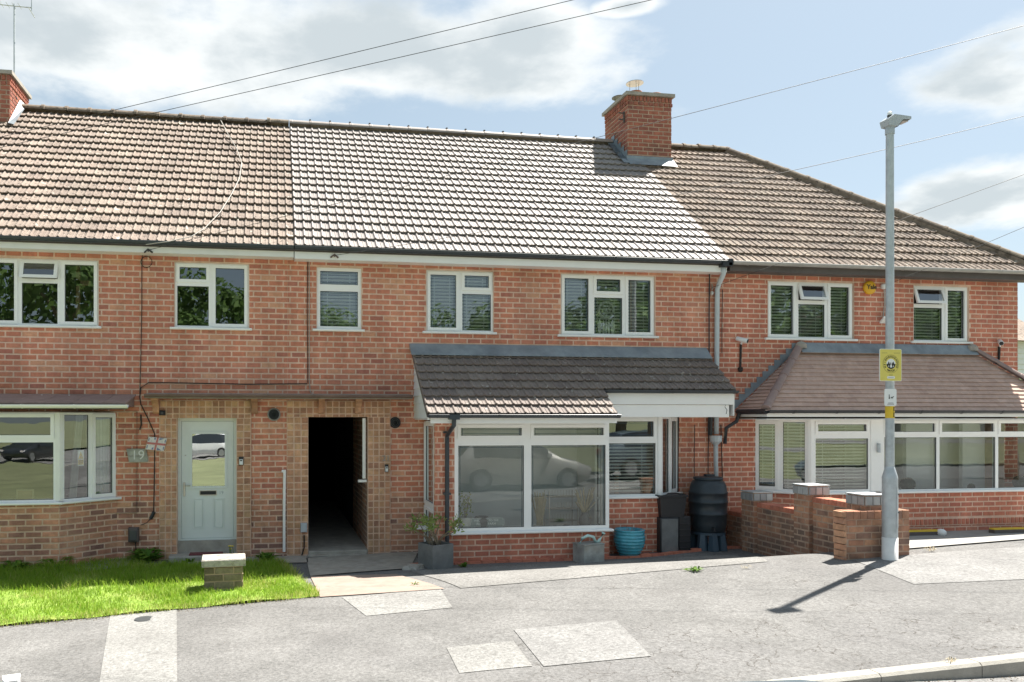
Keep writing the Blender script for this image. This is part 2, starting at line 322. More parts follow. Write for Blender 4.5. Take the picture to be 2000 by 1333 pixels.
class Fr:
    """a vertical working plane: u along it, z up, o outwards"""
    def __init__(s, org, ud):
        s.o = Vector((org[0], org[1], 0)); s.u = Vector((ud[0], ud[1], 0)).normalized(); s.n = Vector((s.u.y, -s.u.x, 0))
    def __call__(s, u, z, o=0): return s.o + s.u * u + s.n * o + Vector((0, 0, z))
    def px(s, u, v, o=0):
        d = ray(u, v); p0 = s.o + s.n * o
        t = (p0 - CAM).dot(s.n) / d.dot(s.n); p = CAM + d * t
        return (p - s.o).dot(s.u), p.z
    def rect(s, a, b, c, d, o=0):
        m = (a + c) / 2
        return s.px(a, b, o)[0], s.px(c, b, o)[0], s.px(m, d, o)[1], s.px(m, b, o)[1]
    def mx(s, u, z, o=0):
        m = Matrix.Identity(4); n = -s.n
        for i in range(3): m[i][0] = s.u[i]; m[i][1] = n[i]; m[i][2] = (0, 0, 1)[i]; m[i][3] = s(u, z, o)[i]
        return m
QF = [(0, 1, 2, 3), (7, 6, 5, 4), (0, 4, 5, 1), (1, 5, 6, 2), (2, 6, 7, 3), (3, 7, 4, 0)]
def box(mb, fr, u0, u1, z0, z1, o0, o1, r=None, m=0):
    """o0 back, o1 front"""
    vs = [fr(u0, z0, o1), fr(u1, z0, o1), fr(u1, z1, o1), fr(u0, z1, o1), fr(u0, z0, o0), fr(u1, z0, o0), fr(u1, z1, o0), fr(u0, z1, o0)]
    mb.add(vs, QF, r, m)
WF = Fr((0, 0), (1, 0))                       # the street front, y = 0
def wbox(mb, x0, x1, y0, y1, z0, z1, r=None, m=0): box(mb, WF, x0, x1, z0, z1, -y1, -y0, r, m)
def bev(mb, fr, u0, u1, z0, z1, o0, o1, b=.01, r=None, m=0):
    vs = []
    for (o, k) in ((o0, 0), (o1 - b, 0), (o1, b)):
        vs += [fr(u0 + k, z0 + k, o), fr(u1 - k, z0 + k, o), fr(u1 - k, z1 - k, o), fr(u0 + k, z1 - k, o)]
    fs = [(8, 9, 10, 11), (3, 2, 1, 0)]
    for a in (0, 4):
        for i in range(4): j = (i + 1) % 4; fs.append((a + i, a + j, a + 4 + j, a + 4 + i))
    mb.add(vs, fs, r, m)
def ring(mb, fr, u0, u1, z0, z1, w, o0, o1, wb=None, m=0):
    wb = wb or w
    box(mb, fr, u0, u0 + w, z0, z1, o0, o1, m=m); box(mb, fr, u1 - w, u1, z0, z1, o0, o1, m=m)
    box(mb, fr, u0 + w, u1 - w, z0, z0 + wb, o0, o1, m=m); box(mb, fr, u0 + w, u1 - w, z1 - w, z1, o0, o1, m=m)
def prism(mb, prof, x0, x1, r=None, m=0):
    """profile in (y, z) swept along x"""
    n = len(prof); vs = [(x0, y, z) for y, z in prof] + [(x1, y, z) for y, z in prof]
    fs = [tuple(range(n)), tuple(range(2 * n - 1, n - 1, -1))] + [(i, i + n, (i + 1) % n + n, (i + 1) % n) for i in range(n)]
    mb.add(vs, fs, r, m)
def poly_prism(mb, pts, vec, r=None, m=0):
    n = len(pts); vec = Vector(vec); vs = [Vector(p) for p in pts] + [Vector(p) + vec for p in pts]
    fs = [tuple(range(n)), tuple(range(2 * n - 1, n - 1, -1))] + [(i, i + n, (i + 1) % n + n, (i + 1) % n) for i in range(n)]
    mb.add(vs, fs, r, m)
def tube(mb, pts, rad, n=8, r=None, m=0, caps=True):
    pts = [Vector(p) for p in pts]; k = len(pts); rads = rad if isinstance(rad, (list, tuple)) else [rad] * k
    vs = []; ref = Vector((0.31, 0.2, .93))
    for i, p in enumerate(pts):
        t = (pts[min(i + 1, k - 1)] - pts[max(i - 1, 0)]).normalized()
        if abs(t.dot(ref)) > .95: a = t.cross(Vector((1, 0, 0))).normalized()
        else: a = t.cross(ref).normalized()
        b = t.cross(a)
        for j in range(n): an = 2 * math.pi * j / n; vs.append(p + (a * math.cos(an) + b * math.sin(an)) * rads[i])
    fs = [(i * n + j, i * n + (j + 1) % n, (i + 1) * n + (j + 1) % n, (i + 1) * n + j) for i in range(k - 1) for j in range(n)]
    if caps: fs += [tuple(range(n - 1, -1, -1)), tuple((k - 1) * n + j for j in range(n))]
    mb.add(vs, fs, r, m)
def lathe(mb, c, prof, n=24, r=None, m=0, ax=None):
    """profile (radius, height) round the vertical through c (or round axis matrix ax)"""
    vs = []
    for (q, h) in prof:
        for j in range(n):
            an = 2 * math.pi * j / n; p = Vector((q * math.cos(an), q * math.sin(an), h))
            vs.append((ax @ p if ax else p + Vector(c)))
    k = len(prof)
    fs = [(i * n + j, i * n + (j + 1) % n, (i + 1) * n + (j + 1) % n, (i + 1) * n + j) for i in range(k - 1) for j in range(n)]
    q_ = rnd() if r is None else r; mb.add(vs, fs, q_, m)
    mb.add(vs[:n], [tuple(range(n - 1, -1, -1))], q_, m); mb.add(vs[-n:], [tuple(range(n))], q_, m)
def one(name, mats, parent, fn, smooth=False, kind=None):
    mb = MB(); fn(mb); return mb.build(name, mats, parent, smooth, kind)
def text(name, s, size, m, fr, u, z, o, parent, ext=.0015, rot=0.0, bold=False):
    c = bpy.data.curves.new('txt', 'FONT'); c.body = s; c.size = size; c.align_x = 'CENTER'; c.align_y = 'CENTER'; c.extrude = ext
    if bold: c.offset = size * .025
    ob = bpy.data.objects.new('txt', c); COL.objects.link(ob); bpy.context.view_layer.update()
    me = bpy.data.meshes.new_from_object(ob.evaluated_get(bpy.context.evaluated_depsgraph_get())); me.name = name
    bpy.data.objects.remove(ob); bpy.data.curves.remove(c)
    M = Matrix.Identity(4)
    for i in range(3): M[i][0] = fr.u[i]; M[i][1] = (0, 0, 1)[i]; M[i][2] = fr.n[i]; M[i][3] = fr(u, z, o)[i]
    me.transform(M @ Matrix.Rotation(rot, 4, 'Z')); me.materials.clear(); me.materials.append(MATS[m])
    return link(bpy.data.objects.new(name, me), parent)

# ------------------------------------------------------------------ bricks, tiles
BL, BH, BJ = .236, .089, .018
def emit_brick(mb, fr, u0, u1, z0, z1, o0, o1, r, j=.0025):
    b = .005
    q = lambda: U(-j, j)
    vs = [fr(u0, z0, o0), fr(u1, z0, o0), fr(u1, z1, o0), fr(u0, z1, o0),
          fr(u0 + b + q(), z0 + b + q(), o1), fr(u1 - b + q(), z0 + b + q(), o1), fr(u1 - b + q(), z1 - b + q(), o1), fr(u0 + b + q(), z1 - b + q(), o1)]
    mb.add(vs, [(4, 5, 6, 7), (0, 1, 5, 4), (1, 2, 6, 5), (2, 3, 7, 6), (3, 0, 4, 7)], r)
BV = {}
def brick_mesh(kind, w, h, d):
    key = (kind, round(w, 3), round(h, 3))
    if key not in BV:
        L = []
        for i in range(10):
            mb = MB(); emit_brick(mb, WF, -w / 2, w / 2, -h / 2, h / 2, -d, 0, (i + .5) / 10, .003)
            me = bpy.data.meshes.new('brick'); me.from_pydata(mb.v, [], mb.f); me.materials.append(MATS[kind])
            a = me.attributes.new('rnd', 'FLOAT', 'FACE'); a.data.foreach_set('value', mb.r); L.append(me)
        BV[key] = L
    return random.choice(BV[key])
def subtract(rs, op):
    out = []
    for (a, b, c, d) in rs:
        A, B, C, D = op
        if a >= B or b <= A or c >= D or d <= C: out.append((a, b, c, d)); continue
        if c < C: out.append((a, b, c, C))
        if d > D: out.append((a, b, D, d))
        if a < A: out.append((a, A, max(c, C), min(d, D)))
        if b > B: out.append((B, b, max(c, C), min(d, D)))
    return out
def brick_list(fr, u0, u1, z0, z1, ops, kind, L=BL, H=BH, stack=False, base=0.0, o=.0, d=.012, joint=BJ, ph=0.0):
    out = []; ops = [(a - .007, b + .007, c - .007, e + .007) for a, b, c, e in ops]
    j0 = math.floor((z0 - base) / H); j1 = math.ceil((z1 - base) / H)
    for j in range(j0, j1):
        za = base + j * H + joint / 2; zb = za + H - joint
        off = 0 if stack else (j % 2) * L / 2
        off += ph + (0 if stack else U(-.012, .012))
        i0 = math.floor((u0 - off) / L) - 1; i1 = math.ceil((u1 - off) / L) + 1
        for i in range(i0, i1):
            ua = off + i * L + joint / 2; ub = ua + L - joint
            full = ua >= u0 - .001 and ub <= u1 + .001 and za >= z0 - .001 and zb <= z1 + .001
            rc = (max(ua, u0), min(ub, u1), max(za, z0), min(zb, z1))
            if rc[1] - rc[0] < .02 or rc[3] - rc[2] < .015: continue
            rs = [rc]
            for op in ops: rs = subtract(rs, op)
            if len(rs) == 1 and rs[0] == rc and full: out.append((fr, *rc, o, d, kind, True))
            else:
                out += [(fr, *q, o, d, kind, False) for q in rs if q[1] - q[0] > .02 and q[3] - q[2] > .012]
    return out
def place_bricks(groups, limit=300, name='brick'):
    """groups: list of (parent wall object, brick list); the largest in view become objects, the rest one stuff mesh per wall"""
    cand = []
    for gi, (par, bl) in enumerate(groups):
        for bi, b in enumerate(bl):
            if b[8]:
                p = b[0]((b[1] + b[2]) / 2, (b[3] + b[4]) / 2, b[5]); u, v, t = proj(p)
                if 4 < u < 1996 and 4 < v < 1329:
                    face = max(0, (CAM - p).normalized().dot(b[0].n)); 
                    if face > .15: cand.append((-(b[2] - b[1]) * (b[4] - b[3]) * face / t / t, gi, bi))
    cand.sort(); pick = {(g, i) for _, g, i in cand[:limit]}
    for gi, (par, bl) in enumerate(groups):
        rest = {}
        for bi, (fr, a, b, c, d, o, dep, kind, full) in enumerate(bl):
            if (gi, bi) in pick:
                ob = bpy.data.objects.new(name, brick_mesh(kind, b - a, d - c, dep)); ob.matrix_basis = fr.mx((a + b) / 2, (c + d) / 2, o + U(-.0015, .0015)); link(ob, par)
            else: emit_brick(rest.setdefault(kind, MB()), fr, a, b, c, d, o - dep, o + U(-.0015, .0015), rnd())
        for k, mb in rest.items():
            mb.build('brickwork', k, par, kind='stuff')
def wall_panel(mb, fr, u0, u1, z0, z1, ops, depth=.1, o=-.006):
    us = sorted({u0, u1} | {x for op in ops for x in op[:2] if u0 < x < u1}); zs = sorted({z0, z1} | {x for op in ops for x in op[2:] if z0 < x < z1})
    for i in range(len(us) - 1):
        for j in range(len(zs) - 1):
            a, b, c, d = us[i], us[i + 1], zs[j], zs[j + 1]; mu, mz = (a + b) / 2, (c + d) / 2
            if any(p[0] < mu < p[1] and p[2] < mz < p[3] for p in ops): continue
            mb.add([fr(a, c, o), fr(b, c, o), fr(b, d, o), fr(a, d, o)], [(0, 1, 2, 3)])
    for (a, b, c, d) in ops:
        k = o - depth
        mb.add([fr(a, c, o), fr(a, d, o), fr(a, d, k), fr(a, c, k)], [(0, 1, 2, 3)]); mb.add([fr(b, c, k), fr(b, d, k), fr(b, d, o), fr(b, c, o)], [(0, 1, 2, 3)])
        mb.add([fr(a, d, o), fr(b, d, o), fr(b, d, k), fr(a, d, k)], [(0, 1, 2, 3)]); mb.add([fr(a, c, k), fr(b, c, k), fr(b, c, o), fr(a, c, o)], [(0, 1, 2, 3)])

TPROF = [(0, .010), (.06, .022), (.14, .027), (.22, .022), (.29, .006), (.60, .004), (.66, .010), (.72, .004), (.93, .005), (1.0, .010)]
def tile_geo(w, g, th, plain=False):
    """local: x across, y up the slope from the tail, z off the slope"""
    prof = [(0, 0), (1, 0)] if plain else [(x / 2, z) for x, z in TPROF] + [(.5 + x / 2, z) for x, z in TPROF[1:]]
    L = g + .03; vs = []; n = len(prof)
    for (y, lift) in ((0, th), (L, th - th * L / g - .002)):
        for x, z in prof: vs.append(Vector((x * w, y, z + lift)))
    for x, z in prof: vs.append(Vector((x * w, 0, z + th - (.013 if plain else .026))))
    fs = [(i, i + 1, n + i + 1, n + i) for i in range(n - 1)] + [(2 * n + i, 2 * n + i + 1, i + 1, i) for i in range(n - 1)]
    fs += [(0, n, 2 * n), (2 * n - 1, n - 1, 3 * n - 1)]
    return vs, fs
TV = {}
def tile_mesh(kind, w, g, th, plain):
    key = (kind, round(w, 4), round(g, 4))
    if key not in TV:
        L = []
        for i in range(10):
            vs, fs = tile_geo(w, g, th, plain)
            me = bpy.data.meshes.new('tile'); me.from_pydata([tuple(v) for v in vs], [], fs); me.materials.append(MATS[kind])
            a = me.attributes.new('rnd', 'FLOAT', 'FACE'); a.data.foreach_set('value', [(i + .5) / 10] * len(fs)); L.append(me)
        TV[key] = L
    return random.choice(TV[key])
def slope_mx(org, ax, up):
    ax = Vector(ax).normalized(); up = Vector(up).normalized(); n = ax.cross(up)
    m = Matrix.Identity(4)
    for i in range(3): m[i][0] = ax[i]; m[i][1] = up[i]; m[i][2] = n[i]; m[i][3] = org[i]
    return m
def tile_list(org, ax, up, width, length, w, g, th, kind, plain=False, stagger=False, keep=None, jit=.003):
    """org = eave left corner; returns (matrix, w, g, th, kind, plain, cut)"""
    cols = max(1, round(width / w)); w = width / cols; rows = max(1, round(length / g)); g = length / rows
    out = []; B = slope_mx(org, ax, up)
    for j in range(rows):
        off = (j % 2) * w / 2 if stagger else 0
        for i in range(cols + (1 if stagger else 0)):
            M = B @ Matrix.Translation((i * w - off + U(-jit, jit), j * g + U(-jit, jit), U(0, jit * .7))) @ Matrix.Rotation(U(-.006, .006), 4, 'Z')
            cs = [M @ Vector((x, y, .02)) for x in (0, w) for y in (0, g)]
            st = keep(cs) if keep else 1
            if st == 0: continue
            out.append((M, w, g, th, kind, plain, st == 2))
    return out
def place_tiles(groups, limit=300, name='roof_tile', bis=None):
    cand = []
    for gi, (par, tl) in enumerate(groups):
        for ti, t in enumerate(tl):
            if not t[6]:
                p = t[0] @ Vector((t[1] / 2, t[2] / 2, .02)); u, v, d = proj(p)
                if 4 < u < 1996 and 4 < v < 1329: cand.append((d * d / (t[1] * t[2]), gi, ti))
    cand.sort(); pick = {(g, i) for _, g, i in cand[:limit]}
    for gi, (par, tl) in enumerate(groups):
        rest = {}; cut = {}
        for ti, (M, w, g, th, kind, plain, c) in enumerate(tl):
            if (gi, ti) in pick:
                ob = bpy.data.objects.new(name, tile_mesh(kind, w, g, th, plain)); ob.matrix_basis = M; link(ob, par)
            else:
                vs, fs = tile_geo(w, g, th, plain); (cut if c else rest).setdefault(kind, MB()).add([M @ v for v in vs], fs)
        for k, mb in cut.items():
            bm = bmesh.new(); lay = bm.faces.layers.float.new('rnd')
            for f, r in zip(mb.f, mb.r):
                ff = bm.faces.new([bm.verts.new(mb.v[i]) for i in f]); ff[lay] = r
            for (co, no) in bis: bmesh.ops.bisect_plane(bm, geom=bm.verts[:] + bm.edges[:] + bm.faces[:], plane_co=co, plane_no=no, clear_outer=True)
            me = bpy.data.meshes.new('cut_tiles'); bm.to_mesh(me); bm.free(); me.materials.append(MATS[k])
            ob = link(bpy.data.objects.new('cut_tiles', me), par); ob['kind'] = 'stuff'
        for k, mb in rest.items(): mb.build('tiling', k, par, kind='stuff')
def ridge_run(par, a, b, n, rad, kind, name='ridge_tile', lip=.012, jit=.006, squash=1.0):
    a, b = Vector(a), Vector(b); d = (b - a); L = d.length / n; t = d.normalized(); side = t.cross(Vector((0, 0, 1))).normalized(); up = side.cross(t)
    for i in range(n):
        mb = MB(); p = a + t * (L * i) + up * U(-jit, jit); vs = []; prof = []
        for (s, r) in ((-.01, rad + lip), (.05, rad + lip * .9), (.06, rad), (L - .004, rad - .004)):
            for k in range(9):
                an = math.pi * k / 8; vs.append(p + t * s + side * (math.cos(an) * r) + up * (math.sin(an) * r * squash))
        fs = [(q * 9 + k, q * 9 + k + 1, (q + 1) * 9 + k + 1, (q + 1) * 9 + k) for q in range(3) for k in range(8)] + [tuple(range(8, -1, -1)), tuple(27 + k for k in range(9))]
        mb.add(vs, fs); mb.build(name, kind, par)
def gutter_prof(y, z, r=.055):
    pr = []
    for k in range(9): a = math.pi * k / 8; pr.append((y - math.cos(a) * r, z - math.sin(a) * r))
    for k in range(8, -1, -1): a = math.pi * k / 8; pr.append((y - math.cos(a) * (r - .006), z - math.sin(a) * (r - .006) + .004))
    return pr
def bracket(par, x, y, z, m, r=.06, name='gutter_bracket'):
    one(name, m, par, lambda mb: prism(mb, gutter_prof(y, z + .004, r + .006), x - .012, x + .012))

# ------------------------------------------------------------------ windows
def window(par, fr, ou, u0, u1, z0, z1, cols, blind=None, sill=True, name='window', fm='upvc', label=None, fw=.035, sout=.05, glassm='glass', lead=False, reveal=.05):
    """cols: [(u_left, u_right, [(z_bot, z_top, kind)])]; kind f fixed, c casement, v vent, o vent standing open"""
    mb = MB()
    for (a, b, rows) in cols:
        for (c, d, k) in rows: ring(mb, fr, a, b, c, d, fw, ou - .065, ou)
    w = mb.build(name, fm, par)
    if label: w['label'] = label
    for (a, b, rows) in cols:
        for (c, d, k) in rows:
            ia, ib, ic, id_ = a + fw, b - fw, c + fw, d - fw
            if k in 'cv':
                sb = MB(); a2, b2, c2, d2 = ia - .012, ib + .012, ic - .012, id_ + .012
                ring(sb, fr, a2, b2, c2, d2, .05, ou - .03, ou + .016); sb.build('sash', fm, w); ia, ib, ic, id_ = a2 + .05, b2 - .05, c2 + .05, d2 - .05
            if k == 'o':
                th = .30; sb = MB(); fo = Fr(fr.o, fr.u); top = d - fw + .012
                h = top - (ic - .012); a2, b2 = ia - .012, ib + .012
                def P(u, zz, o2, top=top, th=th): 
                    q = top - zz; return fr(u, top - q * math.cos(th) - o2 * math.sin(th) * 0, ou + q * math.sin(th) + o2 * math.cos(th))
                class FO:
                    def __call__(s, u, zz, o2=0): return P(u, zz, o2)
                ring(sb, FO(), a2, b2, top - h, top, .05, -.02, .018); so_ = sb.build('vent_sash', fm, w)
                pb = MB(); pb.add([P(a2 + .05, top - h + .05, 0), P(b2 - .05, top - h + .05, 0), P(b2 - .05, top - .05, 0), P(a2 + .05, top - .05, 0)], [(0, 1, 2, 3)]); pb.build('pane', glassm, w)
            else:
                pb = MB(); pb.add([fr(ia, ic, ou - .02), fr(ib, ic, ou - .02), fr(ib, id_, ou - .02), fr(ia, id_, ou - .02)], [(0, 1, 2, 3)]); pb.build('pane', glassm, w)
            if k != 'o':
                gb = MB(); ring(gb, fr, ia, ib, ic, id_, .007, ou - .03, ou - .012); gb.build('gasket', 'lamp_dark', w)
            if lead and k != 'o':
                lb = MB(); e = .03
                for uu in (ia + e, ib - e): box(lb, fr, uu - .0035, uu + .0035, ic, id_, ou - .019, ou - .014)
                for zz in ((ic + e, id_ - e) if id_ - ic < .4 or k == 'c' else (id_ - e,)): box(lb, fr, ia + e + .004, ib - e - .004, zz - .0035, zz + .0035, ou - .019, ou - .014)
                lb.build('leading', 'leading', w)
            if blind and (k != 'o') and blind(a, b, c, d):
                bb = MB(); zz = id_ - .02; tl = .5 if blind is not True else .5
                while zz > ic + .01:
                    dt = .025 if z0 > 2.5 else .028; p = [fr(ia - .01, zz + .008, ou - .075), fr(ib + .01, zz + .008, ou - .075), fr(ib + .01, zz + .008 - dt, ou - .115), fr(ia - .01, zz + .008 - dt, ou - .115)]
                    bb.add(p + [q + Vector((0, 0, .003)) for q in p], QF); zz -= .056
                for uu in (ia + (ib - ia) * .2, ib - (ib - ia) * .2): box(bb, fr, uu - .004, uu + .004, ic, id_, ou - .1, ou - .097)
                bb.build('venetian_blind', 'blind', w)
    if sill:
        sb = MB(); bev(sb, fr, u0 - .07, u1 + .05, z0 - .035, z0 + .004, ou - .06, sout, .012); sb.build('sill', fm, w)
    return w
def room(par, x0, x1, y0, y1, z0, z1, m='interior'):
    mb = MB(); vs = [(x0, y0, z0), (x1, y0, z0), (x1, y1, z0), (x0, y1, z0), (x0, y0, z1), (x1, y0, z1), (x1, y1, z1), (x0, y1, z1)]
    mb.add(vs, [(0, 1, 2, 3), (7, 6, 5, 4), (1, 5, 6, 2), (3, 2, 6, 7), (0, 3, 7, 4)]); return mb.build('room_interior', m, par)
# ------------------------------------------------------------------ ground, pavement, lawn, road
def sm(a, b, x):
    t = max(0.0, min(1.0, (x - a) / (b - a))); return t * t * (3 - 2 * t)
XG = 8.03                                      # line of the garden wall between the two drives
def slopeA(X): return -.05 + .045 * max(-6.0, min(12.0, X))
def g(X, Y):
    B = -.07 + .21 * max(0.0, min(1.0, (X - XG + .04) / .08))
    return B + (slopeA(X) - B) * sm(-1.1, -3.2, Y)
def G(u, v, dz=0.0):
    d = ray(u, v); z = 0.0
    for _ in range(30):
        t = (z - CAM.z) / d.z; p = CAM + d * t; z = g(p.x, p.y)
    return Vector((p.x, p.y, z + dz))
YK = -7.15                                     # kerb line
def kz(X): return slopeA(X)
def roadz(X): return kz(X) - .02 - .11 * sm(3.6, 6.6, X)
def sheet(name, m, xs, ys, fn, kind='structure', parent=None):
    mb = MB(); n = len(xs)
    mb.add([(x, y, fn(x, y)) for y in ys for x in xs], [(j * n + i, j * n + i + 1, (j + 1) * n + i + 1, (j + 1) * n + i) for j in range(len(ys) - 1) for i in range(n - 1)], .5)
    o = mb.build(name, m, parent); o['kind'] = kind; return o
def lin(a, b, s):
    n = max(1, round((b - a) / s)); return [a + (b - a) * i / n for i in range(n + 1)]
def gz(x, y):
    if y > -7: return slopeA(x) - .9
    if y > -14.6: return slopeA(x) - .35
    return slopeA(x) - .1
sheet('ground', 'green_field', lin(-400, -30, 60) + lin(-28, 28, 2) + lin(30, 400, 60), lin(-400, -60, 40) + lin(-58, -15, 3) + [-14.55, -13.6, -7.2] + lin(-6, 20, 2) + lin(40, 400, 60), gz)
sheet('road', 'asphalt_road', lin(-60, -6, 4) + lin(-5.9, 13, .3) + lin(14, 60, 4), [-13.6, -11, -9, YK - .125], lambda x, y: roadz(x))
sheet('verge', 'green_field', lin(-60, 60, 3), [-15.2, -14.6, -13.62], lambda x, y: slopeA(x) - .04)
sheet('far_road', 'asphalt_road', lin(-60, 60, 3), [-42, -38, -35], lambda x, y: slopeA(x) - .08)
xs_ = lin(-40, -6, 2) + lin(-5.9, XG - .04, .12) + [XG + .04] + lin(XG + .15, 14.0, .12) + lin(16, 40, 2)
sheet('pavement', 'asphalt', xs_, [YK, -5.5] + lin(-4.0, .05, .12), g)
def patch(name, m, pts, dz, parent=None, n=14):
    """four photo corners (or world points) -> sheet that follows the ground"""
    P = [p if isinstance(p, Vector) else G(*p) for p in pts]; mb = MB(); vs = []
    for j in range(n + 1):
        for i in range(n + 1):
            s, t = i / n, j / n; q = (P[0] * (1 - s) + P[1] * s) * (1 - t) + (P[3] * (1 - s) + P[2] * s) * t
            vs.append((q.x, q.y, g(q.x, q.y) + dz))
    k = n + 1; mb.add(vs, [(j * k + i, (j + 1) * k + i, (j + 1) * k + i + 1, j * k + i + 1) for j in range(n) for i in range(n)], .5)
    o = mb.build(name, m, parent); o['kind'] = 'structure'; return o
patch('trench_strip', 'asphalt_patch', [(215, 1203), (345, 1189), (346, 1345), (192, 1345)], .005)
patch('pavement_patch', 'asphalt_patch', [(668, 1168), (860, 1150), (884, 1188), (715, 1204)], .005)
patch('pavement_patch', 'asphalt_patch', [(872, 1266), (1003, 1253), (1040, 1302), (897, 1316)], .005)
patch('pavement_patch', 'asphalt_pale', [(1003, 1231), (1205, 1213), (1272, 1283), (1062, 1303)], .006)
patch('pavement_patch', 'asphalt_pale', [(1660, 1092), (2010, 1068), (2060, 1130), (1785, 1142)], .005)
patch('drive_apron', 'drive_pale', [(800, 1116), (1440, 1084), (1500, 1098), (900, 1150)], .007, n=30)
patch('driveway', 'concrete_pale', [Vector((XG + .2, -.5, 0)), Vector((18, -.5, 0)), Vector((18, -3.15, 0)), Vector((XG + .2, -3.15, 0))], .02, n=24)
patch('path_slab', 'concrete_pink', [(606, 1127), (772, 1123), (868, 1152), (625, 1168)], .012)
patch('path', 'concrete', [(598, 1092), (818, 1078), (800, 1112), (606, 1127)], .016)
patch('door_path', 'concrete', [(355, 1093), (600, 1087), (602, 1101), (350, 1104)], .016)
patch('path_slab', 'concrete_pale', [(130, 1103), (262, 1091), (245, 1112), (150, 1122)], .035)
lawn_front = [(-420, 1262), (0, 1225), (230, 1203), (400, 1187), (625, 1166)]
LF = [G(*p) for p in lawn_front]
def front_y(x):
    for a, b in zip(LF, LF[1:]):
        if a.x <= x <= b.x: return a.y + (b.y - a.y) * (x - a.x) / (b.x - a.x)
    return LF[0].y if x < LF[0].x else None
LX1 = LF[-1].x
def back_y(x):
    # the strip of concrete along the house starts under the door
    xd = G(285, 1100).x
    if x < xd: return (-.62 if x < -3.1 else -.05)
    return G(345, 1106).y
def lawn_right(y): return LX1 - .18 * (y - LF[-1].y)
mb = MB(); vs = []; xs = lin(-9, LX1, .15); K = 14
for x in xs:
    y0, y1 = front_y(x) + .01, back_y(x) - .01
    for k in range(K + 1):
        y = y0 + (y1 - y0) * k / K; xx = min(x, lawn_right(y)); vs.append((xx, y, g(xx, y) + .02 + .015 * math.sin(xx * 5 + y * 3)))
k1 = K + 1
mb.add(vs, [(i * k1 + j, (i + 1) * k1 + j, (i + 1) * k1 + j + 1, i * k1 + j + 1) for i in range(len(xs) - 1) for j in range(K)], .5)
struct(mb.build('lawn', 'grass_ground'))
mb = MB()
def blade(mb, x, y, z, h, w, lean, r):
    a = U(0, 6.283); l = U(0, lean) * h; b = U(0, 6.283); dx, dy = math.cos(a) * w / 2, math.sin(a) * w / 2; lx, ly = math.cos(b) * l, math.sin(b) * l
    mb.add([(x - dx, y - dy, z), (x + dx, y + dy, z), (x + dx * .6 + lx * .4, y + dy * .6 + ly * .4, z + h * .6), (x - dx * .6 + lx * .4, y - dy * .6 + ly * .4, z + h * .6), (x + lx, y + ly, z + h)], [(0, 1, 2, 3), (3, 2, 4)], r)
from mathutils import noise as mno
n = 0
while n < 52000:
    x = U(-5.2, LX1) if rnd() < .96 else U(-9, LX1)
    fy = front_y(x); by = back_y(x); y = U(fy - .03 - .05 * max(0, mno.noise(Vector((x * 4, 0, 0)))), by); n += 1
    if x > lawn_right(y) + .02: continue
    if (Vector((x, y)) - Vector(G(437, 1158).xy)).length < .12: continue
    edge = (y - fy) < .14 or x > lawn_right(y) - .1
    h = U(.03, .085) if y < -1.9 else U(.04, .13)
    if x < -3.0 and y > -1.0: h *= 1.5
    dry = mno.noise(Vector((x * 1.3, y * 1.3, 4.2))); h *= 1 + .5 * mno.noise(Vector((x * 3, y * 3, 1)))
    if dry > .25 and rnd() < .5: r = U(.7, 1); blade(mb, x, y, g(x, y) + .01, h * .8, U(.006, .011), 1.0, r); continue
    r = U(.75, 1) if (edge and rnd() < .6) else (U(0, .75) if rnd() < .95 else U(.8, 1))
    blade(mb, x, y, g(x, y) + .01, h, U(.006, .011), 1.0, r)
mb.build('grass', 'grass_blade', kind='stuff'); tag(bpy.data.objects['grass'], 'short bright green grass of the front lawn', 'grass')

def weed(pos, h, n, label, kind='leaf_weed', flowers=0, spread=1.0, name='weed'):
    t = thing(name, pos, label, 'weed'); mb = MB()
    for i in range(n):
        a = U(0, 6.283); l = h * U(.5, 1.3) * spread; w = h * (U(.03, .07) if kind == 'straw' else U(.12, .22)); hh = h * U(.3, 1.0)
        d = Vector((math.cos(a), math.sin(a), 0)); s = Vector((-d.y, d.x, 0)); p = Vector(pos) + Vector((U(-1, 1), U(-1, 1), 0)) * h * .4 * spread
        mb.add([p, p + d * l * .5 + s * w + UPV * hh * .8, p + d * l + UPV * hh * .7, p + d * l * .5 - s * w + UPV * hh * .8], [(0, 1, 2, 3)])
    mb.build('leaves', kind, t)
    if flowers:
        for i in range(flowers):
            p = Vector(pos) + Vector((U(-.08, .08), U(-.08, .08), 0)); q = p + Vector((U(-.05, .05), 0, U(.25, .34)))
            f = one('stalk', 'leaf_weed', t, lambda m: tube(m, [p, (p + q) / 2 + Vector((.01, 0, 0)), q], .004, 5))
            one('flower', 'petal', t, lambda m: lathe(m, q, [(.004, -.006), (.022, .004), (.012, .012)], 10))
    return t
weed(G(905, 1108), .09, 26, 'small green weed by the brick edging below the porch')
weed(G(1357, 1116), .08, 34, 'low green weed growing on the tarmac before the water butt', spread=1.3)
weed(G(1456, 1112), .07, 14, 'dry little weed beside the old garden wall', 'straw')
weed(G(808, 1144), .06, 10, 'tiny weed at the edge of the pink concrete slab')
weed(G(1820, 1078), .10, 16, 'thin weed at the foot of the pale driveway', 'straw')
weed(G(1858, 1296), .06, 20, 'yellowish weed in the gutter below the kerb', 'straw')
weed(G(522, 1096), .17, 60, 'dark green weed at the wall beside the white pipe')
weed(G(370, 1100), .10, 30, 'low weed left of the grey door step')
weed(G(450, 1106), .10, 14, 'dandelions flowering behind the stone capped stump', flowers=4)
weed(G(112, 1112), .24, 50, 'tall leafy weed at the corner of the bay')
weed(G(283, 1098), .26, 70, 'tufted weed under the cable box by the grey door')
weed(G(30, 1118), .22, 50, 'weed clump below the left bay window')

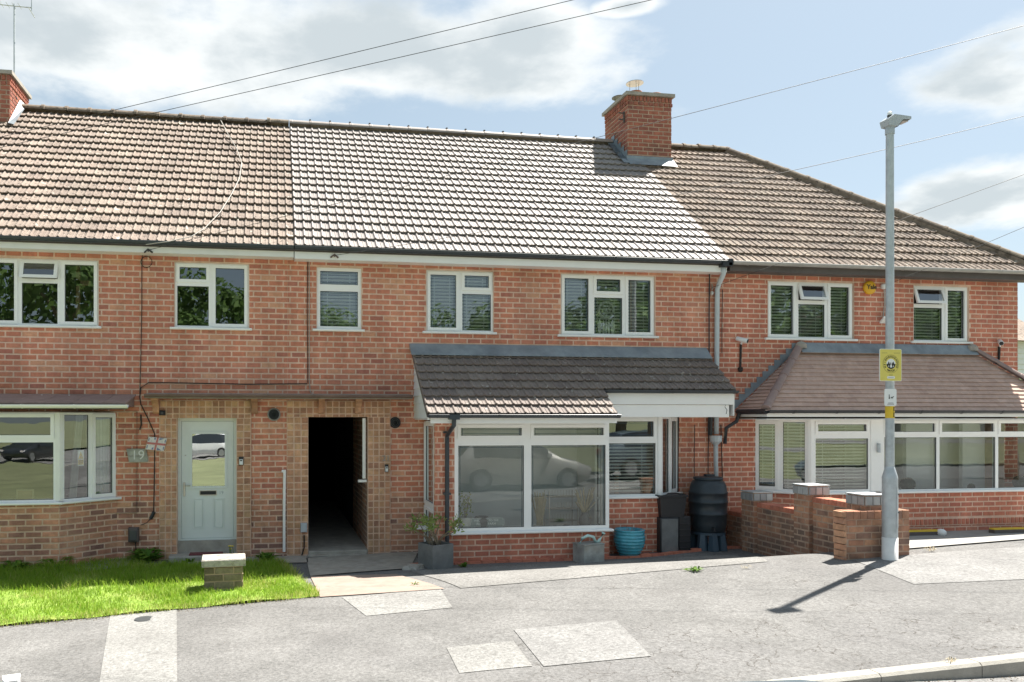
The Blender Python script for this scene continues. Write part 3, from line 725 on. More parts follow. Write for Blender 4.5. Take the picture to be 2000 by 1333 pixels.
mb = MB()
def crumb(x, y, z, s):
    a = U(0, 6.28); v_ = [Vector((x + s * math.cos(a + k * 2.09) * U(.6, 1), y + s * math.sin(a + k * 2.09) * U(.6, 1), z)) for k in range(3)] + [Vector((x, y, z + s * U(.4, .9)))]
    mb.add(v_, [(0, 1, 3), (1, 2, 3), (2, 0, 3)])
for i in range(900):
    x = U(-4.5, LX1); y = front_y(x) - abs(random.gauss(0, .05)); crumb(x, y, g(x, y), U(.004, .013))
for i in range(500):
    p = G(U(800, 1480), 1090); y = -1.42 - abs(random.gauss(0, .08)); crumb(p.x, y, g(p.x, y) + .006, U(.004, .012))
for i in range(500):
    x = U(1, 7.5); y = YK - .13 - abs(random.gauss(0, .06)); crumb(x, y, roadz(x), U(.004, .014))
for i in range(700):
    x = U(-3.5, 8.5); y = U(-7, -3.3); crumb(x, y, g(x, y), U(.003, .008))
o = mb.build('grit', 'soil_grit', kind='stuff'); tag(o, 'scattered grit and crumbs along the lawn edge and kerb', 'grit')
# kerb: stones laid end to end
kb = thing('kerb', (4, YK, 0), 'pale stone kerb along the road', None); kb['kind'] = 'structure'
x = -9.0
while x < 20:
    L_ = .914; mbk = MB(); a, b = x + .004, x + L_ - .004
    vs = []
    for X in (a, b):
        zt = kz(X) + .012; zr = roadz(X) - .12
        vs += [(X, YK, zr), (X, YK, zt), (X, YK - .10, zt), (X, YK - .125, zt - .022), (X, YK - .125, zr)]
    mbk.add(vs, [(0, 1, 6, 5), (1, 2, 7, 6), (2, 3, 8, 7), (3, 4, 9, 8), (4, 3, 2, 1, 0), (5, 6, 7, 8, 9)])
    mbk.build('kerb_stone', 'kerbstone', kb); x += L_

# ------------------------------------------------------------------ roof geometry shared by the terrace
EY, EZ = -.30, atY(575, 480, -.30).z            # tile tails at the eaves
RY = 3.72
RZ = atY(566, 240, RY).z - .06
SLV = Vector((0, RY - EY, RZ - EZ)); SLEN = SLV.length; PITCH = math.atan2(RZ - EZ, RY - EY)
XS = atY(575, 480, EY).x                        # roof joint between the two left houses
XR = atY(1425, 515, EY).x
XW = atY(562, 700, 0).x                         # wall joint
XL = -8.2
XE = atY(1988, 700, 0).x                        # right end wall
XHR = atY(1420, 287, RY).x                      # end of the ridge, start of the hip
XHE = XE + .32
HB = 7.6                                        # depth of the houses
WT = EZ - .08                                   # top of brickwork
RISE = (RZ - EZ) / (RY - EY)
def roofz(Y): return EZ + (Y - EY) * RISE

H19 = thing('terraced_house', (-3.5, 0, 0), 'left brick terraced house with pale grey front door and brown roof', 'house')
H21 = thing('terraced_house', (4, 0, 0), 'middle brick terraced house with whitish new roof tiles, porch and dark passage', 'house')
HRT = thing('terraced_house', (11, 0, 0), 'right end brick house with hipped roof and conservatory behind the lamp post', 'house')

def roof_body(par, x0, x1, x1r=None):
    """boarding under the tiles, front and back slopes, thick"""
    x1r = x1 if x1r is None else x1r; d = .03; e = .06
    F = [(x0, EY + .02, EZ - d), (x1, EY + .02, EZ - d), (x1r, RY, RZ - d), (x0, RY, RZ - d)]
    B_ = [(x0, 2 * RY - EY, EZ - d), (x1, 2 * RY - EY, EZ - d)]
    mb = MB(); dn = Vector((0, 0, -e)); vs = [Vector(p) for p in F + B_]; vs += [v + dn for v in vs]
    mb.add(vs, [(0, 1, 2, 3), (3, 2, 5, 4), (0, 6, 7, 1), (4, 5, 11, 10), (9, 8, 7, 6), (10, 11, 8, 9), (0, 3, 9, 6), (3, 4, 10, 9), (1, 7, 8, 2), (2, 8, 11, 5)] + ([(1, 5, 2)] if x1r != x1 else []))
    return mb
R19 = roof_body(H19, XL, XS - .004).build('roof', 'board_dark', H19)
R21 = roof_body(H21, XS + .004, XR - .004).build('roof', 'board_dark', H21)
RRT = roof_body(HRT, XR + .004, XHE, XHR).build('roof', 'board_dark', HRT)
upv = SLV.normalized()
t19 = tile_list(Vector((XL, EY, EZ - .03)), (1, 0, 0), upv, XS - XL - .005, SLEN - .02, .265, .292, .034, 'tile_old', jit=.006)
t21 = tile_list(Vector((XS, EY - .01, EZ - .02)), (1, 0, 0), upv, XR - XS, SLEN - .02, .285, .292, .034, 'tile_new', jit=.0015)
hip_d = Vector((XHE - XHR, EY - RY, 0)); hip_n = Vector((-hip_d.y, hip_d.x, 0)).normalized()      # points outward (to +x side)
HC = Vector((XHR, RY, 0))
def hip_keep(cs):
    s = [(c - HC).dot(hip_n) for c in cs]
    return 0 if min(s) > -.01 else (2 if max(s) > -.005 else 1)
tRT = tile_list(Vector((XR, EY, EZ - .03)), (1, 0, 0), upv, XHE - XR + .1, SLEN - .02, .265, .292, .034, 'tile_brown', keep=hip_keep, jit=.006)
ridge_run(R19, (XL, RY, RZ + .0), (XS - .02, RY, RZ + .0), 19, .105, 'ridge_old', jit=.012, lip=.018)
ridge_run(R21, (XS, RY, RZ + .015), (XR - .35, RY, RZ + .015), 17, .10, 'ridge_new', jit=.001, lip=.003)
for i in range(1, 17):
    x = XS + (XR - .35 - XS) * i / 17
    one('ridge_clip', 'board_dark', R21, lambda mb: wbox(mb, x - .018, x + .018, RY - .03, RY + .03, RZ + .112, RZ + .145))
ridge_run(RRT, (XR + .62, RY, RZ), (XHR, RY, RZ), 5, .105, 'ridge_old', jit=.01, lip=.016)
ridge_run(RRT, (XHR - .02, RY, RZ + .01), (XHE + .02, EY - .02, EZ + .03), 14, .11, 'ridge_old', name='hip_tile', jit=.008, lip=.012, squash=.8)
hd_ = Vector((XHE - XHR, EY - RY, EZ - RZ)); hs_ = hip_n * .12
one('hip_bedding', 'ridge_old', RRT, lambda mb: mb.add([Vector((XHR, RY, RZ)) + hd_ * t_ + q for t_ in (0, 1) for q in (hs_ + Vector((0, 0, -.16)), hs_ * .95 + Vector((0, 0, .0)), hs_ * 0 + Vector((0, 0, .07)), hs_ * -.95 + Vector((0, 0, .03)), hs_ * -1 + Vector((0, 0, -.12)))], [(0, 5, 6, 1), (1, 6, 7, 2), (2, 7, 8, 3), (3, 8, 9, 4), (4, 3, 2, 1, 0), (5, 6, 7, 8, 9)]))

# ------------------------------------------------------------------ eaves: fascia, gutters
def eaves(par, x0, x1, fm, gm, fz, soff=True, gy=EY - .035):
    one('fascia', fm, par, lambda mb: wbox(mb, x0, x1, EY + .035, EY + .06, EZ - fz - .05, EZ - .035))
    one('soffit', fm, par, lambda mb: wbox(mb, x0, x1, EY + .062, -.002, EZ - fz - .045, EZ - fz - .03))
    gt = one('gutter', gm, par, lambda mb: prism(mb, gutter_prof(gy, EZ - .02), x0, x1))
    x = x0 + .3
    while x < x1 - .05: bracket(gt, x, gy, EZ - .022, gm, .056); x += 1.02
    return gt
eaves(H19, XL, XS - .01, 'upvc_old', 'gutter_dark', .13)
eaves(H21, XS + .003, XR - .03, 'upvc', 'gutter_dark', .15)
eaves(HRT, XR + .03, XHE + .03, 'board_dark', 'gutter_grey', .12)
one('gutter_end', 'black_plastic', H21, lambda mb: wbox(mb, XR - .07, XR + .01, EY - .10, EY + .03, EZ - .10, EZ + .012))
def fascia_bracket(par, u, v, mt):
    p = atY(u, v, EY + .03)
    t = one('cable_bracket', mt, par, lambda mb: (tube(mb, [p + Vector((-.06, -.0, -.02)), p + Vector((0, -.05, .02)), p + Vector((.06, 0, -.02))], .014, 6), tube(mb, [p, p + Vector((0, -.07, .0))], .012, 6)))
    return p + Vector((0, -.07, 0))
B19 = fascia_bracket(H19, 290, 491, 'black_plastic'); B21 = fascia_bracket(H21, 653, 501, 'gutter_brown')

# ------------------------------------------------------------------ front walls
def op(a, b, c, d): return WF.rect(a, b, c, d, 0)
OW = dict(w1=op(-70, 505, 192, 636), w2=op(341, 514, 486, 641), w3=op(619, 523, 706, 644), w4=op(833, 529, 964, 649), w5=op(1096, 537, 1280, 656), w6=op(1500, 551, 1668, 662), w7=op(1785, 559, 1893, 668))
door_o = op(346, 817, 462, 1090); pas_o = op(602, 815, 718, 1088)
door_o = (door_o[0], door_o[1], -.06, door_o[3]); pas_o = (pas_o[0], pas_o[1], -.06, pas_o[3])
ZB = -.45
# left bay
BYD = .6
bxw = atY(229, 900, 0).x; bxf = atY(116, 900, -BYD).x; BZT = WF.px(60, 806, BYD)[1]
bay19_o = (XL + 1.5, bxw - .06, ZB, BZT - .02)
# mid bay and porch
PXL = atY(826, 900, 0).x; PYF = 1.0                 # porch left wall x, front depth
mbx_f = atY(1292, 900, -BYD).x; mbx_w = atY(1326, 900, 0).x
porch_o = (PXL + .25, mbx_w - .06, .0, 2.45)
# right bay
rbw = atY(1472, 900, 0).x; rbf = atY(1584, 900, -BYD).x; RBE = XE + .55
bayR_o = (rbw + .06, XE - .3, ZB, 2.25)

# ---- quoins and lintels round the door and the passage (square header bricks, stack bonded)
def quoin(par, rects, kind='brick_tan', q=.028, pitch=.105):
    allb = []; out = []
    for (x0, x1, z0, z1) in rects:
        n = max(1, round((x1 - x0) / pitch)); w = (x1 - x0) / n
        mb = MB(); box(mb, WF, x0, x1, z0, z1, -.1, q - .006); o = mb.build('quoin', 'mortar_grey', par)
        out.append((o, brick_list(WF, x0, x1, z0, z1, [], kind, L=w, H=.107, stack=True, base=z1, o=q, d=.012, joint=.014, ph=x0 % w)))
    return out
zl = door_o[3]; zt = WF.px(500, 783)[1]
def X0(u): return atY(u, 900, 0).x
q19 = quoin(H19, [(X0(312), door_o[0], ZB, zl), (door_o[1], X0(490), ZB, zl), (X0(312), X0(490), zl, zt)])
zp = pas_o[3]
q21 = quoin(H21, [(X0(560), pas_o[0], ZB, zp), (pas_o[1], X0(762), ZB, zp), (X0(560), X0(762), zp, zt)])
quo19 = (X0(312), X0(490), ZB, zt); quo21 = (X0(560), X0(762), ZB, zt)

SPL = .86                                          # below this the brickwork is a darker mix
def front(par, x0, x1, ops, kind, low, mort, split=True):
    mb = MB(); wall_panel(mb, WF, x0, x1, ZB, WT, ops)
    w = mb.build('front_wall', mort, par)
    if split:
        bl = brick_list(WF, x0, x1, SPL, WT, ops, kind, base=SPL) + brick_list(WF, x0, x1, ZB, SPL, ops, low, base=SPL)
    else: bl = brick_list(WF, x0, x1, ZB, WT, ops, kind, base=SPL)
    return w, bl
g19 = [front(H19, XL, XW, [OW['w1'], OW['w2'], quo19, bay19_o], 'brick_red', 'brick_mixed', 'mortar_pink')]
g21 = [front(H21, XW, XR - .02, [OW['w3'], OW['w4'], OW['w5'], quo21, porch_o], 'brick_red', 'brick_mixed', 'mortar_pink')]
gRT = [front(HRT, XR - .02, XE, [OW['w6'], OW['w7'], bayR_o], 'brick_deep', 'brick_deep', 'mortar_pink', False)]
# end wall of the right house
EW = Fr((XE, 0), (0, 1))
mb = MB(); wall_panel(mb, EW, 0, HB, ZB, WT, []); ew = mb.build('end_wall', 'mortar_pink', HRT); gRT.append((ew, brick_list(EW, .0, HB, ZB, WT, [], 'brick_deep', base=SPL, ph=.118)))
for par, a, b in ((H19, XL, XW - .01), (H21, XW + .01, XR - .03), (HRT, XR - .01, XE - .02)):
    one('back_wall', 'mortar_pink', par, lambda mb: (wbox(mb, a, b, HB - .2, HB, ZB, WT), wbox(mb, a, a + .1, .16, HB - .2, ZB, WT), wbox(mb, b - .1, b, .16, HB - .2, ZB, WT)))

# ---- upper windows
def cols_px(fr, o, spec):
    """spec: [(uL, uR, [(vTop, vBottom, kind)])] in photo pixels"""
    out = []
    for (a, b, rows) in spec:
        m = (a + b) / 2; out.append((fr.px(a, 800, o)[0], fr.px(b, 800, o)[0], [(fr.px(m, q, o)[1], fr.px(m, p, o)[1], k) for p, q, k in rows]))
    return out
def upwin(par, key, spec, **k):
    a, b, c, d = OW[key]; sp = cols_px(WF, -.04, spec)
    # snap to the opening so that the frame fills it
    us = sorted({round(x, 4) for s in sp for x in s[:2]})
    fix = lambda x: a if x == min(s[0] for s in sp) else (b if x == max(s[1] for s in sp) else x)
    lo = {}
    res = []
    for (p, q, rows) in sp:
        zt_, zb_ = max(r[1] for r in rows), min(r[0] for r in rows)
        res.append((fix(p), fix(q), [(c if r[0] == zb_ else r[0], d if r[1] == zt_ else r[1], r[2]) for r in rows]))
    for i in range(len(res) - 1):
        m = (res[i][1] + res[i + 1][0]) / 2; res[i] = (res[i][0], m, res[i][2]); res[i + 1] = (m, res[i + 1][1], res[i + 1][2])
    w = window(par, WF, -.04, a, b, c, d, res, **k)
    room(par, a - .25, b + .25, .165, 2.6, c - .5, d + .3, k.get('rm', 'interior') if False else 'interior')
    return w
yes = lambda a, b, c, d: True
upwin(H19, 'w1', [(-70, 38, [(505, 636, 'c')]), (38, 117, [(508, 549, 'o'), (549, 636, 'f')]), (117, 192, [(508, 636, 'c')])], label='three-light upper window with its small top vent open')
upwin(H19, 'w2', [(341, 412, [(514, 555, 'v'), (555, 641, 'f')]), (412, 486, [(514, 641, 'c')])])
upwin(H21, 'w3', [(619, 706, [(523, 563, 'f'), (563, 644, 'f')])], lead=True, blind=yes, fw=.055)
upwin(H21, 'w4', [(833, 899, [(529, 649, 'c')]), (899, 964, [(529, 571, 'v'), (571, 649, 'f')])], lead=True, blind=yes)
w5 = upwin(H21, 'w5', [(1096, 1157, [(537, 656, 'c')]), (1157, 1219, [(537, 578, 'v'), (578, 656, 'f')]), (1219, 1280, [(537, 656, 'c')])], lead=True, blind=yes)
upwin(HRT, 'w6', [(1500, 1556, [(551, 662, 'c')]), (1556, 1614, [(551, 591, 'o'), (591, 662, 'f')]), (1614, 1668, [(551, 662, 'c')])], blind=yes)
upwin(HRT, 'w7', [(1785, 1843, [(559, 598, 'o'), (598, 668, 'f')]), (1843, 1893, [(559, 668, 'c')])], blind=yes)

# ---- left bay
def bay_ops(fr, a, b, zs, zt_): return [(a, b, zs, zt_)]
ZS19 = WF.px(60, 982, BYD)[1]
BF19 = Fr((0, -BYD), (1, 0)); CH19 = Fr((bxf, -BYD), (bxw - bxf, BYD)); CL = math.hypot(bxw - bxf, BYD)
for fr, a, b in ((BF19, XL + 1.5, bxf), (CH19, 0, CL)):
    mb = MB(); wall_panel(mb, fr, a, b, ZB, ZS19 - .03, []); w = mb.build('bay_wall', 'mortar_grey', H19)
    g19.append((w, brick_list(fr, a, b, ZB, ZS19 - .03, [], 'brick_mixed', base=SPL)))
b0, b1 = XL + 1.5, bxf
mid = BF19.px(40, 860, -.03)[1]; midx = BF19.px(-420, 860)[0]
window(H19, BF19, -.02, b0, b1, ZS19, BZT, [(b0, midx, [(ZS19, BZT, 'f')]), (midx, b1 - .055, [(ZS19, mid, 'f'), (mid, BZT, 'v')])], sout=.06, name='bay_window', glassm='glass')
one('corner_post', 'upvc_old', H19, lambda mb: (box(mb, BF19, b1 - .054, b1 + .005, ZS19 + .005, BZT, -.08, .004), box(mb, CH19, .0, .05, ZS19 + .005, BZT, -.07, .006)))
window(H19, CH19, -.02, .05, CL, ZS19, BZT, [(.05, .05 + (CL - .05) * .51, [(ZS19, BZT, 'f')]), (.05 + (CL - .05) * .51, CL, [(ZS19, BZT, 'c')])], sout=.06, name='bay_window')
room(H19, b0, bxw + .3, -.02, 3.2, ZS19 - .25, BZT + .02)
rb = MB()
wbox(rb, b0, bxf - .02, -BYD + .09, -.02, ZS19 - .27, ZS19 - .25); rb.build('window_board', 'upvc_old', H19)
# curtains inside the splay
for (a, b) in ((.33, .44), (.50, .86)):
    mb = MB(); n = 26
    for i in range(n):
        u = a + (b - a) * i / n; u2 = a + (b - a) * (i + 1) / n; o1 = -.14 - .02 * math.sin(i * 1.9); o2 = -.14 - .02 * math.sin((i + 1) * 1.9); s = .12 if a < .4 else 0
        mb.add([CH19(u - s, ZS19, o1), CH19(u2 - s, ZS19, o2), CH19(u2, BZT, o2), CH19(u, BZT, o1)], [(0, 1, 2, 3)])
    mb.build('curtain', 'curtain', H19)
# little roof of the bay
zt19 = WF.px(100, 772)[1]; zg19 = WF.px(100, 795, .85)[1]; rx = atY(250, 795, -.85).x
one('bay_soffit', 'board_dark', H19, lambda mb: poly_prism(mb, [(b0, -.80, zg19 - .03), (rx - .02, -.80, zg19 - .03), (bxw + .14, -.004, zg19 - .03), (b0, -.004, zg19 - .03)], (0, 0, .03)))
br = one('bay_roof', 'ridge_plain', H19, lambda mb: prism(mb, [(-.82, zg19 + .01), (-.82, zg19 + .03), (-.01, zt19 - .03), (-.01, zg19 + .01)], b0, rx - .06))
up19 = Vector((0, .81, zt19 - .05 - zg19)); xx = b0
while xx < rx - .1:
    M = slope_mx(Vector((xx, -.84, zg19 + .045)), (1, 0, 0), up19); L_ = min(.42, rx - .02 - xx)
    mb = MB(); p = [M @ Vector(q) for q in ((.003, 0, 0), (L_ - .003, 0, 0), (L_ - .003, .8, 0), (.003, .8, 0))]; nn = M.to_3x3() @ Vector((0, 0, .022))
    mb.add([q + nn for q in p] + p, QF); mb.build('roof_slab', 'ridge_plain', br); xx += .42
mb = MB(); tube(mb, [(b0, -.10, zt19 - .045), (rx - .12, -.10, zt19 - .045)], .05, 12); prism(mb, [(-.012, zt19 + .01), (-.10, zt19 - .03), (-.22, zt19 - .075), (-.22, zt19 - .085), (-.012, zt19 - .04)], b0, rx - .1); mb.build('flashing', 'lead', br, True)
for xq in (-4.3, -3.55, -3.15): one('flashing_clip', 'upvc', br, lambda mb: wbox(mb, xq - .012, xq + .012, -.165, -.15, zt19 - .09, zt19 - .0))
gt = one('bay_gutter', 'upvc_old', H19, lambda mb: prism(mb, gutter_prof(-.86, zg19 + .03, .05), b0, rx))
for xq in (-3.62, -2.9): bracket(gt, xq, -.86, zg19 + .03, 'upvc_old', .052)
# house 19 front door
d0, d1, dz1 = door_o[0], door_o[1], door_o[3]; DZ = WF.px(404, 1057)[1]
DY = -.10
mb = MB(); ring(mb, WF, d0, d1, DZ, dz1, .05, DY - .06, DY, .03); door = mb.build('front_door', 'door_grey', H19)
fa, fb, fc, fd = WF.rect(375, 848, 439, 950, DY)
mb = MB(); l0, l1, lz0, lz1 = d0 + .054, d1 - .054, DZ + .034, dz1 - .054
for rc in subtract([(l0, l1, lz0, lz1)], (fa, fb, fc, fd)): box(mb, WF, rc[0], rc[1], rc[2], rc[3], DY - .055, DY - .012)
ring(mb, WF, fa - .035, fb + .035, fc - .035, fd + .035, .035, DY - .01, DY + .004)
for (pa, pb) in ((377, 398), (417, 438)):
    a, b, c, d = WF.rect(pa, 974, pb, 1033, DY); ring(mb, WF, a, b, c, d, .012, DY - .011, DY - .001); bev(mb, WF, a + .022, b - .022, c + .022, d - .022, DY - .011, DY - .001, .008)
lf = mb.build('door_leaf', 'door_grey', door)
mb = MB(); mb.add([WF(fa, fc, DY - .02), WF(fb, fc, DY - .02), WF(fb, fd, DY - .02), WF(fa, fd, DY - .02)], [(0, 1, 2, 3)]); mb.build('door_pane', 'glass_door', door)
a, b, c, d = WF.rect(391, 960, 422, 966, DY)
one('letter_plate', 'ink', door, lambda mb: box(mb, WF, a, b, c - .004, d + .004, DY - .011, DY + .002)); one('letter_plate_frame', 'steel', door, lambda mb: ring(mb, WF, a - .012, b + .012, c - .016, d + .016, .011, DY - .011, DY + .003))
hx, hz = WF.px(360, 949, DY)
one('handle', 'steel', door, lambda mb: (bev(mb, WF, hx - .016, hx + .016, hz - .17, hz + .05, DY - .011, DY + .003, .004), tube(mb, [WF(hx, hz, DY), WF(hx, hz, DY + .05), WF(hx + .1, hz, DY + .05)], .009, 7)))
one('spyhole', 'steel', door, lambda mb: bev(mb, WF, *[q for q in (hx + .01, hx + .025)], hz + .48, hz + .495, DY - .011, DY, .003))
text('door_number', '19', .075, 'galv', WF, WF.px(432, 963, DY)[0], WF.px(432, 963, DY)[1], DY - .011, door)
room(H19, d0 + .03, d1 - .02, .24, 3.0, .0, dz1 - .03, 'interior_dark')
one('door_step', 'concrete', H19, lambda mb: (box(mb, WF, door_o[0] - .0, door_o[1], -.30, DZ - .002, -.28, -.055), bev(mb, WF, door_o[0] - .1, door_o[1] + .02, -.3, .02, -.05, .26, .02)))
dm = one('doormat', 'mat_red', None, lambda mb: bev(mb, Fr((0, 0), (1, 0)), WF.px(372, 1066)[0], WF.px(436, 1066)[0], .021, .04, .03, .23, .006)); tag(dm, 'dark red doormat on the step of the grey front door', 'doormat')

# ---- canopy over door and passage
cx0, cx1 = atY(282, 775, -.42).x, atY(806, 775, -.42).x; CZ = WF.px(540, 775, .42)[1]
for par, a, b in ((H19, cx0, XW), (H21, XW, cx1)):
    cn = one('canopy', 'concrete', par, lambda mb: prism(mb, [(-.40, CZ - .03), (-.40, CZ + .035), (-.004, CZ + .06), (-.004, CZ - .03)], a, b))
    gt = one('canopy_gutter', 'gutter_brown', cn, lambda mb: prism(mb, gutter_prof(-.43, CZ + .03, .05), a, b))
    x = a + .4
    while x < b: bracket(gt, x, -.43, CZ + .03, 'gutter_brown', .05); x += .9
def corbel(par, u, m='brick_tan'):
    x = atY(u, 800, -.1).x
    one('corbel', m, par, lambda mb: poly_prism(mb, [(x - .05, -.0285, CZ - .031), (x - .05, -.26, CZ - .031), (x - .05, -.25, CZ - .06), (x - .05, -.16, CZ - .10), (x - .05, -.09, CZ - .17), (x - .05, -.075, CZ - .25), (x - .05, -.0285, CZ - .27)], (.10, 0, 0)))
corbel(H19, 304, 'brick_tan'); corbel(H19, 497, 'brick_tan'); corbel(H21, 628); corbel(H21, 700);

# ---- passage
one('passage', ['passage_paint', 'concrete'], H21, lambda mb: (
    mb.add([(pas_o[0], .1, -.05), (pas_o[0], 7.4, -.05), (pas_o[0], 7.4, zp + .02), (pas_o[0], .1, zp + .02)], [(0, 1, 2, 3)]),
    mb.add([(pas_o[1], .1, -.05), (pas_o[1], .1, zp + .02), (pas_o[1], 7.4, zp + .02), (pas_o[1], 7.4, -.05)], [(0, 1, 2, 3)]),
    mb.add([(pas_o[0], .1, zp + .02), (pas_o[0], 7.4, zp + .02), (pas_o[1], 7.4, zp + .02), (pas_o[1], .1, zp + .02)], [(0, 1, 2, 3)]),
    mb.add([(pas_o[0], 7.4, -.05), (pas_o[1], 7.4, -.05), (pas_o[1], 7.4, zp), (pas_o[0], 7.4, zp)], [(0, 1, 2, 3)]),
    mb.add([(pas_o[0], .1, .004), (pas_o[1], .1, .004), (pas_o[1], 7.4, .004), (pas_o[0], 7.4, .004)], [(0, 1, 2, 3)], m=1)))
PW = Fr((pas_o[1] - .003, .1), (0, -1))
PWb = Fr((pas_o[1], 0), (0, 1)); PWb.n = Vector((-1, 0, 0))
g21b = brick_list(PWb, .1, 2.4, 0.0, zp, [], 'brick_old', o=.004, d=.01)
pw = one('passage_wall', 'mortar_dark', H21, lambda mb: mb.add([(pas_o[1] - .002, .1, 0), (pas_o[1] - .002, 2.4, 0), (pas_o[1] - .002, 2.4, zp), (pas_o[1] - .002, .1, zp)], [(0, 1, 2, 3)]))
g21.append((pw, [b[:8] + (False,) for b in g21b]))
one('passage_step', 'concrete', H21, lambda mb: (bev(mb, WF, pas_o[0] + .004, pas_o[1] - .004, -.3, .006, -.11, .05, .015), bev(mb, WF, pas_o[0] - .02, pas_o[1] - .04, -.3, -.045, .05, .12, .012)))
xp = pas_o[1] - .035
one('passage_pipe', 'upvc_old', H21, lambda mb: (tube(mb, [(xp - .02, .03, zp - .02), (xp - .02, .03, zp - 1.02)], .03, 10), wbox(mb, xp - .12, xp + .02, -.0, .07, zp - 1.08, zp - 1.04)))

# ---- porch and mid bay
PF = Fr((0, -PYF), (1, 0)); pz_s = PF.px(1040, 1037)[1]; pz_t = PF.px(1040, 824)[1]
pw0 = PF.px(888, 900)[0]; pw1 = PF.px(1188, 900)[0]
ppl = PF.px(850, 900)[0]
PXR = pw1 + .02
PLS = Fr((ppl, 0), (0, -1))                            # left side of porch, faces -x
mb = MB(); wall_panel(mb, PF, ppl, PXR, ZB, pz_s - .03, []); pf = mb.build('porch_wall', 'mortar_pink', H21)
g21.append((pf, brick_list(PF, ppl, PXR, ZB, pz_s - .03, [], 'brick_deep', base=pz_s - .03)))
mb = MB(); box(mb, PF, ppl, pw0, pz_s - .03, pz_t + .02, -.11, -.006); pp = mb.build('porch_pier', 'mortar_pink', H21)
g21.append((pp, brick_list(PF, ppl, pw0, pz_s - .03, pz_t + .02, [], 'brick_red', base=pz_s - .03, L=.118)))
PRS = Fr((PXR, -PYF), (0, 1))                          # right flank of the porch
mb = MB(); wall_panel(mb, PRS, 0, PYF - BYD, ZB, pz_s - .03, []); pr = mb.build('porch_flank', 'mortar_pink', H21); g21.append((pr, brick_list(PRS, 0, PYF - BYD, ZB, pz_s - .03, [], 'brick_deep', base=pz_s - .03)))
mb = MB(); wall_panel(mb, PLS, PYF - .11, PYF, ZB, pz_t, []); pl = mb.build('porch_flank', 'mortar_pink', H21); g21.append((pl, brick_list(PLS, PYF - .11, PYF, ZB, pz_t, [], 'brick_red', base=pz_s - .03)))
mx_ = PF.px(1031, 900)[0]; mz = PF.px(1031, 863)[1]
window(H21, PF, -.01, pw0, PXR, pz_s, pz_t, [(pw0, mx_, [(pz_s, mz, 'f'), (mz, pz_t, 'v')]), (mx_, PXR, [(pz_s, mz, 'f'), (mz, pz_t, 'v')])], sout=.07, name='porch_window', lead=True, fw=.06, glassm='glass_porch')
one('corner_post', 'upvc', H21, lambda mb: wbox(mb, PXR - .055, PXR + .012, -PYF + .065, -PYF + .13, pz_s, pz_t + .02))
fz0, fz1 = pz_s, pz_t
# glazed right flank above the sill
window(H21, PRS, -.02, .13, PYF - BYD, pz_s, pz_t, [(.13, PYF - BYD, [(pz_s, pz_t, 'f')])], sill=False, name='porch_side_window')
# side door of the porch, half open look: slim frame facing left
dzb = -.02
window(H21, PLS, -.02, .02, PYF - .115, dzb, pz_t, [(.02, PYF - .115, [(dzb, .75, 'c'), (.75, pz_t, 'c')])], sill=False, name='porch_door', fm='upvc')
one('porch_door_sill', 'upvc', H21, lambda mb: bev(mb, PLS, .05, .3, .36, .40, -.02, .16, .01))
# mid bay behind the porch
MBF = Fr((0, -BYD), (1, 0)); mz_s = MBF.px(1240, 970)[1]; zf2 = MBF.px(1320, 815, .25)[1]; mz_t = zf2 + .002
MCH = Fr((mbx_f, -BYD), (mbx_w - mbx_f, BYD)); MCL = math.hypot(mbx_w - mbx_f, BYD)
mb = MB(); wall_panel(mb, MBF, PXR, mbx_f, ZB, mz_s - .03, []); w = mb.build('bay_wall', 'mortar_pink', H21); g21.append((w, brick_list(MBF, PXR, mbx_f, ZB, mz_s - .03, [], 'brick_deep', base=SPL)))
mb = MB(); wall_panel(mb, MCH, 0, MCL, ZB, mz_s - .03, []); w = mb.build('bay_wall', 'mortar_pink', H21); g21.append((w, brick_list(MCH, 0, MCL, ZB, mz_s - .03, [], 'brick_deep', base=SPL)))
mtz = MBF.px(1240, 862)[1]
window(H21, MBF, -.02, PXR + .01, mbx_f, mz_s, mz_t, [(PXR - .01, mbx_f - .06, [(mz_s, mtz, 'f'), (mtz, mz_t, 'v')])], blind=lambda a, b, c, d: c < mtz - .1, sout=.06, name='bay_window', lead=True)
one('corner_post', 'upvc', H21, lambda mb: (box(mb, MBF, mbx_f - .059, mbx_f + .005, mz_s + .005, mz_t, -.08, .004), box(mb, MCH, .0, .045, mz_s + .005, mz_t, -.07, .006)))
window(H21, MCH, -.02, .045, MCL, mz_s, mz_t, [(.045, MCL / 2 + .02, [(mz_s, mz_t, 'f')]), (MCL / 2 + .02, MCL, [(mz_s, mz_t, 'c')])], sout=.06, name='bay_window')
room(H21, ppl + .14, PXR - .02, -PYF + .12, .3, -.04, pz_t + .05, 'interior_pale')
room(H21, PXR + .1, mbx_w + .2, .0, 3.2, mz_s - .3, mz_t + .05, 'interior')

